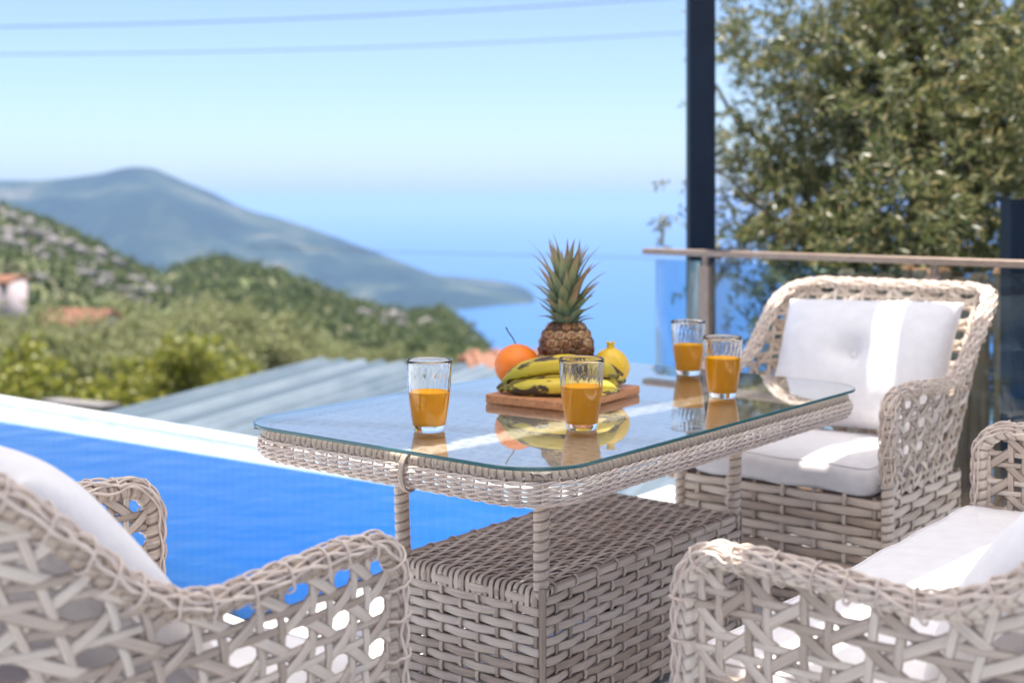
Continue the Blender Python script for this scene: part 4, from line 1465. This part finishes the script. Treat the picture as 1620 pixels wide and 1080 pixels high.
# ------------------------------------------------------------------ foliage
def leaves(centers, dirs, length, width, rg):
    """diamond leaves: arrays of base points and directions"""
    n = len(centers)
    d = unit(dirs)
    r_ = unit(rg.normal(size=(n, 3)))
    s_ = unit(np.cross(d, r_))
    nn_ = np.cross(s_, d)
    L = (length * rg.uniform(.7, 1.25, n))[:, None]
    W = (width * rg.uniform(.75, 1.2, n))[:, None]
    bend = nn_ * L * rg.uniform(-.12, .12, n)[:, None]
    V = np.stack([centers, centers + d * L * .45 + s_ * W / 2 + bend, centers + d * L, centers + d * L * .45 - s_ * W / 2 + bend], 1)
    return V.reshape(-1, 3)

def foliage_mesh(name, blobs, twigs_per_m3, per, leaf_len, leaf_w, twig_len, rg, material, ntw=None, droop=.15):
    Vs = []
    for (c, r_) in blobs:
        r_ = np.atleast_1d(r_) * np.ones(3)
        k_ = max(3, int(ntw if ntw else twigs_per_m3 * r_[0] * r_[1] * r_[2] * 4.19))
        p = unit(rg.normal(size=(k_, 3))) * (rg.uniform(.15, 1, k_) ** .45)[:, None]
        start = np.asarray(c) + p * r_
        td = unit(p * .8 + rg.normal(size=(k_, 3)) * .55 + np.array([0, 0, -droop]))
        i = np.arange(per)
        f = (i + .5) / per
        base = start[:, None] + td[:, None] * (f * twig_len)[None, :, None]
        ld = td[:, None] * .75 + rg.normal(size=(k_, per, 3)) * .62
        Vs.append(leaves(base.reshape(-1, 3), ld.reshape(-1, 3), leaf_len, leaf_w, rg))
    V = np.concatenate(Vs)
    return mesh_np(name, V, np.arange(len(V)).reshape(-1, 4), material, smooth=False)

# the big olive tree by the railing
ot_base = np.array([2.45, 7.4, -1.9])
tree = thing('olive_tree', 'large olive tree filling the upper right, its grey green crown behind the railing', 'tree', ot_base)
rg = np.random.default_rng(21)
limbs = []
def limb(p0, p1, r0, r1, sag=.15):
    t = np.linspace(0, 1, 10)[:, None]
    P = p0 * (1 - t) + p1 * t + np.sin(t * math.pi) * rg.normal(size=3) * sag + rg.normal(size=(10, 3)) * .012
    v, q, uv = tube(P, np.linspace(r0, r1, 10), 8)
    limbs.append((v, q, uv))
    return P
v, q, uv = tube(np.array([[0, 0, -.2], [.02, .03, .5], [-.05, .02, 1.1], [-.02, .0, 1.7], [.05, 0, 2.2]]), [.24, .19, .165, .15, .13], 12)
obj('trunk', MB().add(v, q, uv=uv).mesh('trunk', M['bark']), tree)
tips = []
fork = np.array([.03, 0, 2.0])
for tgt in [(-.95, -.2, 2.75), (-.7, -.6, 3.5), (-.2, -.5, 3.9), (.55, -.5, 3.7), (1.0, -.6, 3.2), (1.1, .3, 2.6), (-.9, .5, 3.3), (.2, .8, 3.9), (-.7, -.9, 2.5), (.5, -1.1, 2.7), (-.2, -1.0, 3.1)]:
    P = limb(fork + rg.normal(size=3) * .03, np.array(tgt), .075, .022)
    for _ in range(3):
        b0 = P[rg.integers(4, 9)]
        P2 = limb(b0, b0 + (np.array(tgt) - fork) * .35 + rg.normal(size=3) * .38, .022, .006, .05)
        tips.append(P2[-1]); tips.append(P2[6])
    tips.append(P[-1])
mb = MB()
for v, q, uv in limbs: mb.add(v, q, uv=uv)
obj('limbs', mb.mesh('limbs', M['bark']), tree)
blobs = [(t, rg.uniform(.24, .40)) for t in tips if (t + ot_base)[0] / (t + ot_base)[1] * F + 810 > 1215]
# fill the crown's outline as seen from the terrace
for u_, v_, y_, r_ in [(1180, 60, 7.6, .30), (1240, 30, 7.3, .34), (1200, 140, 7.8, .28), (1165, 230, 7.6, .22), (1225, 240, 7.2, .34), (1180, 320, 7.4, .30), (1240, 340, 7.0, .36),
                       (1170, 400, 7.3, .26), (1300, 120, 7.2, .36), (1330, 230, 7.0, .34), (1310, 330, 6.8, .36), (1390, 60, 7.0, .40), (1420, 170, 6.9, .38), (1400, 320, 6.7, .36),
                       (1500, 60, 7.0, .42), (1560, 180, 7.0, .42), (1490, 270, 6.8, .36), (1590, 300, 6.9, .36), (1480, 370, 6.6, .30), (1580, 60, 6.7, .40), (1350, 400, 6.6, .30), (1250, 420, 6.8, .30),
                       (1190, 470, 7.2, .24), (1260, 500, 6.9, .24), (1150, 20, 7.7, .2), (1330, 10, 7.3, .34), (1450, -10, 7.2, .4), (1620, 400, 6.8, .34), (1540, 420, 6.7, .30), (1660, 200, 6.9, .5), (1660, 40, 6.8, .5),
                       (1150, 330, 7.5, .17), (1145, 440, 7.4, .16), (1300, 460, 6.8, .26), (1400, 440, 6.7, .26), (1180, 540, 7.0, .26), (1300, 560, 6.8, .3), (1420, 540, 6.7, .3), (1540, 540, 6.6, .34), (1650, 520, 6.6, .34), (1600, 640, 6.5, .34), (1480, 640, 6.5, .34), (1700, 640, 6.5, .34), (1200, 180, 7.2, .3), (1260, 150, 7.1, .3), (1160, 120, 7.6, .22)]:
    blobs.append((pix(u_, v_, y_) - ot_base, r_))
blobs = [(c + rg.normal(size=3) * .06, np.array([r_ * rg.uniform(.7, 1.05), r_ * rg.uniform(.7, 1.1), r_ * rg.uniform(.55, .85)])) for c, r_ in blobs]
# stray twigs left of the post and a lit spray at the right
stray = [(pix(1045, 350, 7.0) - ot_base, np.array([.06, .05, .03])), (pix(1075, 290, 7.2) - ot_base, np.array([.05, .05, .05])), (pix(1075, 340, 7.2) - ot_base, np.array([.05, .05, .06]))]
obj('crown', foliage_mesh('crown', blobs + stray, 640, 18, .054, .0140, .15, rg, M['olive']), tree)
spray = [(pix(1600, 60, 5.6) - ot_base, np.array([.10, .15, .08])), (pix(1618, 95, 5.6) - ot_base, np.array([.08, .12, .06])), (pix(1615, 215, 5.8) - ot_base, np.array([.12, .15, .12])), (pix(1585, 250, 5.9) - ot_base, np.array([.10, .12, .08]))]
obj('near_spray', foliage_mesh('near_spray', spray, 0, 18, .048, .012, .14, rg, M['olive'], ntw=26), tree)

# grove in the valley
def tree_mesh(seed, material, R, squash=.8, leaf=.20, lw=.09, n=26):
    rg_ = np.random.default_rng(seed)
    bl = []
    for _ in range(n):
        p = unit(rg_.normal(size=3)[None])[0] * rg_.uniform(.25, .85)
        p[2] *= squash
        bl.append((p * R + np.array([0, 0, R * 1.05]), R * np.array([1, 1, .8]) * rg_.uniform(.22, .42)))
    return foliage_mesh('crown', bl, 0, 9, leaf, lw, .3 * R, rg_, material, ntw=28)
def trunk_mesh(R, seed):
    rg_ = np.random.default_rng(seed)
    mb = MB()
    v, q, uv = tube(np.array([[0, 0, -.4], [.03 * R, 0, .3 * R], [-.04 * R, .03 * R, .7 * R], [0, 0, 1.1 * R]]), np.array([.13, .10, .08, .04]) * R, 7)
    mb.add(v, q, uv=uv)
    for k_ in range(4):
        d_ = unit(np.array([[rg_.normal(), rg_.normal(), .9]]))[0]
        v, q, uv = tube(np.array([[0, 0, .6 * R], d_ * R * .4 + [0, 0, .6 * R], d_ * R * .8 + [0, 0, .62 * R]]), np.array([.05, .035, .015]) * R, 6)
        mb.add(v, q, uv=uv)
    return mb.mesh('trunk', M['bark'])
grove_me = [(tree_mesh(100 + k_, M['grove'], 1.8), trunk_mesh(1.8, k_)) for k_ in range(4)]
lime_me = [(tree_mesh(200 + k_, M['lime'], .8, 1.5, .13, .06, 18), trunk_mesh(.8, k_)) for k_ in range(2)]
def land_at(x, y):
    return float(land_z(np.array([x / y * F + 810]), np.array([y]))[0])
def place_tree(u_, vtop, Y, mes, R, name, label, group, cat):
    x = (u_ - 810) / F * Y
    ztop = CZ - (vtop - HOR) / F * Y
    zg = land_at(x, Y)
    s_ = 1.0
    hgt = R * 1.95
    s_ = float(np.clip((ztop - zg) / hgt, .55, 1.7))
    o = thing(name, label, cat, (x, Y, ztop - hgt * s_), rnd.uniform(0, 6.28), group)
    o.scale = (s_ * rnd.uniform(.92, 1.1), s_ * rnd.uniform(.92, 1.1), s_)
    obj('crown', mes[0], o); obj('trunk', mes[1], o)
GG = 'olive trees of the valley grove'
spots = []
for (Y, lst) in [(34, [(18, 525), (110, 520), (205, 545), (282, 528), (360, 540)]),
                 (46, [(-25, 490), (60, 498), (150, 500), (240, 505), (330, 500), (420, 505), (505, 545)]),
                 (62, [(30, 480), (120, 502), (205, 482), (290, 478), (372, 473), (450, 500), (540, 535)]),
                 (80, [(165, 462), (255, 478), (345, 470), (425, 478), (520, 525), (600, 542), (680, 545), (745, 552)])]:
    for i, (u_, v_) in enumerate(lst):
        spots.append((u_, v_, Y, i))
ORD = ['leftmost', 'second from the left', 'third from the left', 'fourth from the left', 'fifth from the left', 'sixth from the left', 'seventh from the left', 'eighth from the left']
ROW = {34: 'nearest', 46: 'second', 62: 'third', 80: 'farthest'}
for i, (u_, v_, Y, ci) in enumerate(spots):
    place_tree(u_ + rnd.uniform(-8, 8), v_ + rnd.uniform(-6, 6), Y, grove_me[i % 4], 1.8, 'grove_olive_tree', f'pale green valley olive tree, {ORD[ci]} in the {ROW[Y]} row beyond the pool', GG, 'tree')
for i, (u_, v_, Y, lab) in enumerate([(205, 612, 22, 'lime green shrub just left of the metal roof, nearest the pool edge'), (272, 580, 24, 'middle lime green shrub beside the left edge of the metal roof'),
                                      (318, 575, 24, 'lime green shrub touching the left edge of the metal roof, rightmost of three'),
                                      (20, 582, 22, 'yellow green shrub at the left edge of the photo, above the pool edge'), (62, 618, 20, 'low yellow green shrub right above the pool edge on the left')]):
    place_tree(u_, v_, Y, lime_me[i % 2], .8, 'lime_shrub', lab, 'yellow green shrubs beyond the pool', 'shrub')

# scrub and rocks on the hill
rg = np.random.default_rng(5)
def hill_points(n, ylo, yhi):
    Y = rg.uniform(ylo, yhi, n)
    U = rg.uniform(-160, 800, n)
    Z = land_z(U, Y)
    return np.stack([(U - 810) / F * Y, Y, Z], 1)
P = hill_points(3400, 95, 292)
bl = [(p + [0, 0, .4], np.array([1, 1, .75]) * rg.uniform(.6, 1.7)) for p in P]
tag(obj('hillside_scrub', foliage_mesh('hillside_scrub', bl, 0, 5, .75, .42, .5, rg, M['scrub'], ntw=9)), 'dark and bright green scrub covering the near hillside', 'scrub', kind='stuff')
P = hill_points(1500, 120, 290)
P = P[fbm(P[:, 0] * .03, P[:, 1] * .03, 3, 8) > .515]
mb = MB()
ico_v = None
phi = (1 + 5 ** .5) / 2
iv = unit(np.array([(-1, phi, 0), (1, phi, 0), (-1, -phi, 0), (1, -phi, 0), (0, -1, phi), (0, 1, phi), (0, -1, -phi), (0, 1, -phi), (phi, 0, -1), (phi, 0, 1), (-phi, 0, -1), (-phi, 0, 1)], float))
it = np.array([(0,11,5),(0,5,1),(0,1,7),(0,7,10),(0,10,11),(1,5,9),(5,11,4),(11,10,2),(10,7,6),(7,1,8),(3,9,4),(3,4,2),(3,2,6),(3,6,8),(3,8,9),(4,9,5),(2,4,11),(6,2,10),(8,6,7),(9,8,1)])
M['rock'] = principled('rock', [(.3, (.13, .118, .118)), (.7, (.23, .21, .21))], scale=.5, rough=.95)
for p in P:
    s_ = rg.uniform(.5, 1.9)
    mb.add(iv * rg.uniform(.7, 1.3, (12, 1)) * np.array([1.2, 1, .8]) * s_ + p, None, it)
tag(obj('hillside_rocks', mb.mesh('hillside_rocks', M['rock'], False)), 'pale grey limestone rocks scattered over the near hillside', 'rocks', kind='stuff')

# ------------------------------------------------------------------ buildings in the valley
# low metal roof just beyond the pool
mr_o = np.array([-2.08, 13.65, -.70])
ax = unit(np.array([[1.10, 3.38, 0]]))[0]          # along the ribs, away from the camera
bx = np.array([ax[1], -ax[0], 0])
shed = thing('metal_roof_building', 'low building with a ribbed pale blue metal roof just beyond the pool edge', 'building', mr_o + [0, 0, -3.2])
npan, pw_ = 36, .225
for k_ in range(npan):
    xs = np.array([0, .06, .10, .14, .20, .36, .40, .44, pw_]); hs = np.array([0, 0, .045, .045, 0, 0, .018, 0, 0])
    xs = np.array([0, .03, .06, .12, .15, pw_ - .002]); hs = np.array([0, 0, .05, .05, 0, 0])
    V = []
    for a_ in (-8.3, 0):
        for x_, h_ in zip(xs, hs):
            V.append(mr_o + ax * a_ + bx * (x_ + k_ * pw_) + np.array([0, 0, h_ + 3.2 + a_ * -.0]) - np.array([mr_o[0], mr_o[1], mr_o[2]]))
    V = np.array(V)
    V2 = V - [0, 0, .012]
    m_ = len(xs)
    mb = MB(); mb.add(V, grid_faces(2, m_)); mb.add(V2, grid_faces(2, m_)[:, ::-1])
    obj('roof_sheet', mb.mesh('roof_sheet', M['roofmetal'], False), shed)
mb = MB()
Mx = np.eye(4); Mx[:3, 0] = bx; Mx[:3, 1] = ax
mb.box((.10, -8.1, 0), (npan * pw_ - .1, -.15, 3.17), Mx)
obj('wall', mb.mesh('wall', M['plaster'], False), shed)

def house(name, label, loc, rz, w_, d_, h_, roof_h, over, windows=(), gable=True):
    o = thing(name, label, 'house', loc, rz)
    mb = MB(); mb.box((-w_/2, -d_/2, -3), (w_/2, d_/2, h_))
    obj('wall', mb.mesh('wall', M['plaster'], False), o)
    hw, hd = w_/2 + over, d_/2 + over
    t_ = .12
    rise = roof_h
    for sgn in (-1, 1):
        V = np.array([[-hw, sgn * hd, h_ - .02], [hw, sgn * hd, h_ - .02], [hw, 0, h_ + rise], [-hw, 0, h_ + rise]])
        V = np.concatenate([V, V + [0, 0, t_]])
        f = np.array([[0, 1, 2, 3], [7, 6, 5, 4], [0, 4, 5, 1], [1, 5, 6, 2], [2, 6, 7, 3], [3, 7, 4, 0]])
        ro = obj('roof', mesh_np('roof', V, f, M['terracotta'], smooth=False), o)
        nrow = int(2 * hw / .3)
        rm = MB()
        for k_ in range(nrow):
            x_ = -hw + (k_ + .5) * 2 * hw / nrow
            P = np.array([[x_, sgn * hd, h_ + t_], [x_, sgn * .02, h_ + rise + t_]])
            v, q, uv = tube(P, .07, 6)
            rm.add(v, q)
        obj('tile_rows', rm.mesh('tile_rows', M['terracotta']), ro)["kind"] = 'stuff'
    for sx in (-1, 1):
        mb = MB()
        mb.add(np.array([[sx * w_/2, -d_/2, h_], [sx * w_/2, d_/2, h_], [sx * w_/2, 0, h_ + rise * .93]]), None, np.array([[0, 1, 2]]))
        obj('gable', mb.mesh('gable', M['plaster'], False), o)
    for (x_, z_, ww, hh) in windows:
        mb = MB(); mb.box((x_ - ww/2, -d_/2 - .03, z_), (x_ + ww/2, -d_/2 + .05, z_ + hh))
        wi = obj('window', mb.mesh('window', M['darkglass'], False), o)
        mb = MB(); mb.box((x_ - ww/2 - .08, -d_/2 - .08, z_ - .10), (x_ + ww/2 + .08, -d_/2 + .02, z_ - .003))
        obj('sill', mb.mesh('sill', M['coping'], False), wi)
    return o
p = pix(-52, 477, 85)
house('house', 'pinkish white house with a terracotta roof at the left edge of the photo', (p[0], p[1], p[2] - .1), math.radians(6), 6.4, 5.0, 1.40, .30, .18, ((1.9, -.05, .8, .55), (-.5, -.05, .8, .55)))
p = pix(128, 500, 72)
house('cottage', 'cottage with an orange tiled roof half hidden by the olive trees', (p[0], p[1], p[2] - .80), math.radians(-14), 3.6, 3.2, .35, .75, .2, ((.3, -.8, .6, .6),))
p = pix(790, 585, 17)
house('tiled_shed', 'low shed with a brown tiled roof behind the metal roof, left of the orange', (p[0] + .30, p[1] + 1.0, p[2] - .13), math.radians(8), 1.5, 1.9, -.02, .14, .05)
# low stone wall under the grove
mb = MB()
p0, p1 = pix(80, 632, 17), pix(178, 642, 15)
dx = unit((p1 - p0)[None])[0]
tag(obj('garden_wall', None) if False else thing('garden_wall', 'low dark stone wall below the grove, above the pool edge', 'wall', p0), None)
gw = bpy.data.objects['garden_wall']
nrm = np.array([0, 0, 1.0])
beam(np.array([0, 0, -.45]), p1 - p0 + [0, 0, -.45], .2, .80, M['stone'], gw, 'masonry', .02)
beam(np.array([0, 0, -.015]), p1 - p0 + [0, 0, -.015], .26, .06, M['rock'], gw, 'cap', .01)

# power cables
def cable(u0, v0, u1, v1, Y, label, sag, r_=.02):
    a_, b_ = pix(u0, v0, Y), pix(u1, v1, Y)
    d_ = b_ - a_
    a_, b_ = a_ - d_ * .35, b_ + d_ * .35
    t = np.linspace(0, 1, 40)[:, None]
    P = a_ * (1 - t) + b_ * t + np.array([0, 0, -1]) * sag * 4 * t * (1 - t)
    P[:, 2] += sag
    v, q, uv = tube(P, r_, 6)
    tag(obj('power_cable', MB().add(v, q).mesh('power_cable', M['cable'])), label, 'cable', 'power cables across the sky')
cable(0, 51, 1080, 3, 30, 'upper power cable crossing the sky above the mountain', .35, .012)
cable(0, 94, 1080, 60, 32, 'lower power cable crossing the sky above the mountain', .35, .010)
cable(560, 397, 1040, 409, 30, 'thin power cable crossing the sea behind the pineapple', .05, .008)

# ------------------------------------------------------------------ haze
m, nt, out = mat('haze')
pv = nd(nt, "ShaderNodeVolumePrincipled")
pv.inputs["Color"].default_value = (.40, .57, .86, 1)
pv.inputs["Density"].default_value = .00015
pv.inputs["Anisotropy"].default_value = 0.0
nt.links.new(pv.outputs[0], out.inputs["Volume"])
mb = MB(); mb.box((-31000, -200, SEA - 25), (31000, 46000, 88))
hz = tag(obj('haze', mb.mesh('haze', m, False)), 'pale blue sea haze over the bay and the mountain', 'haze', kind='stuff')
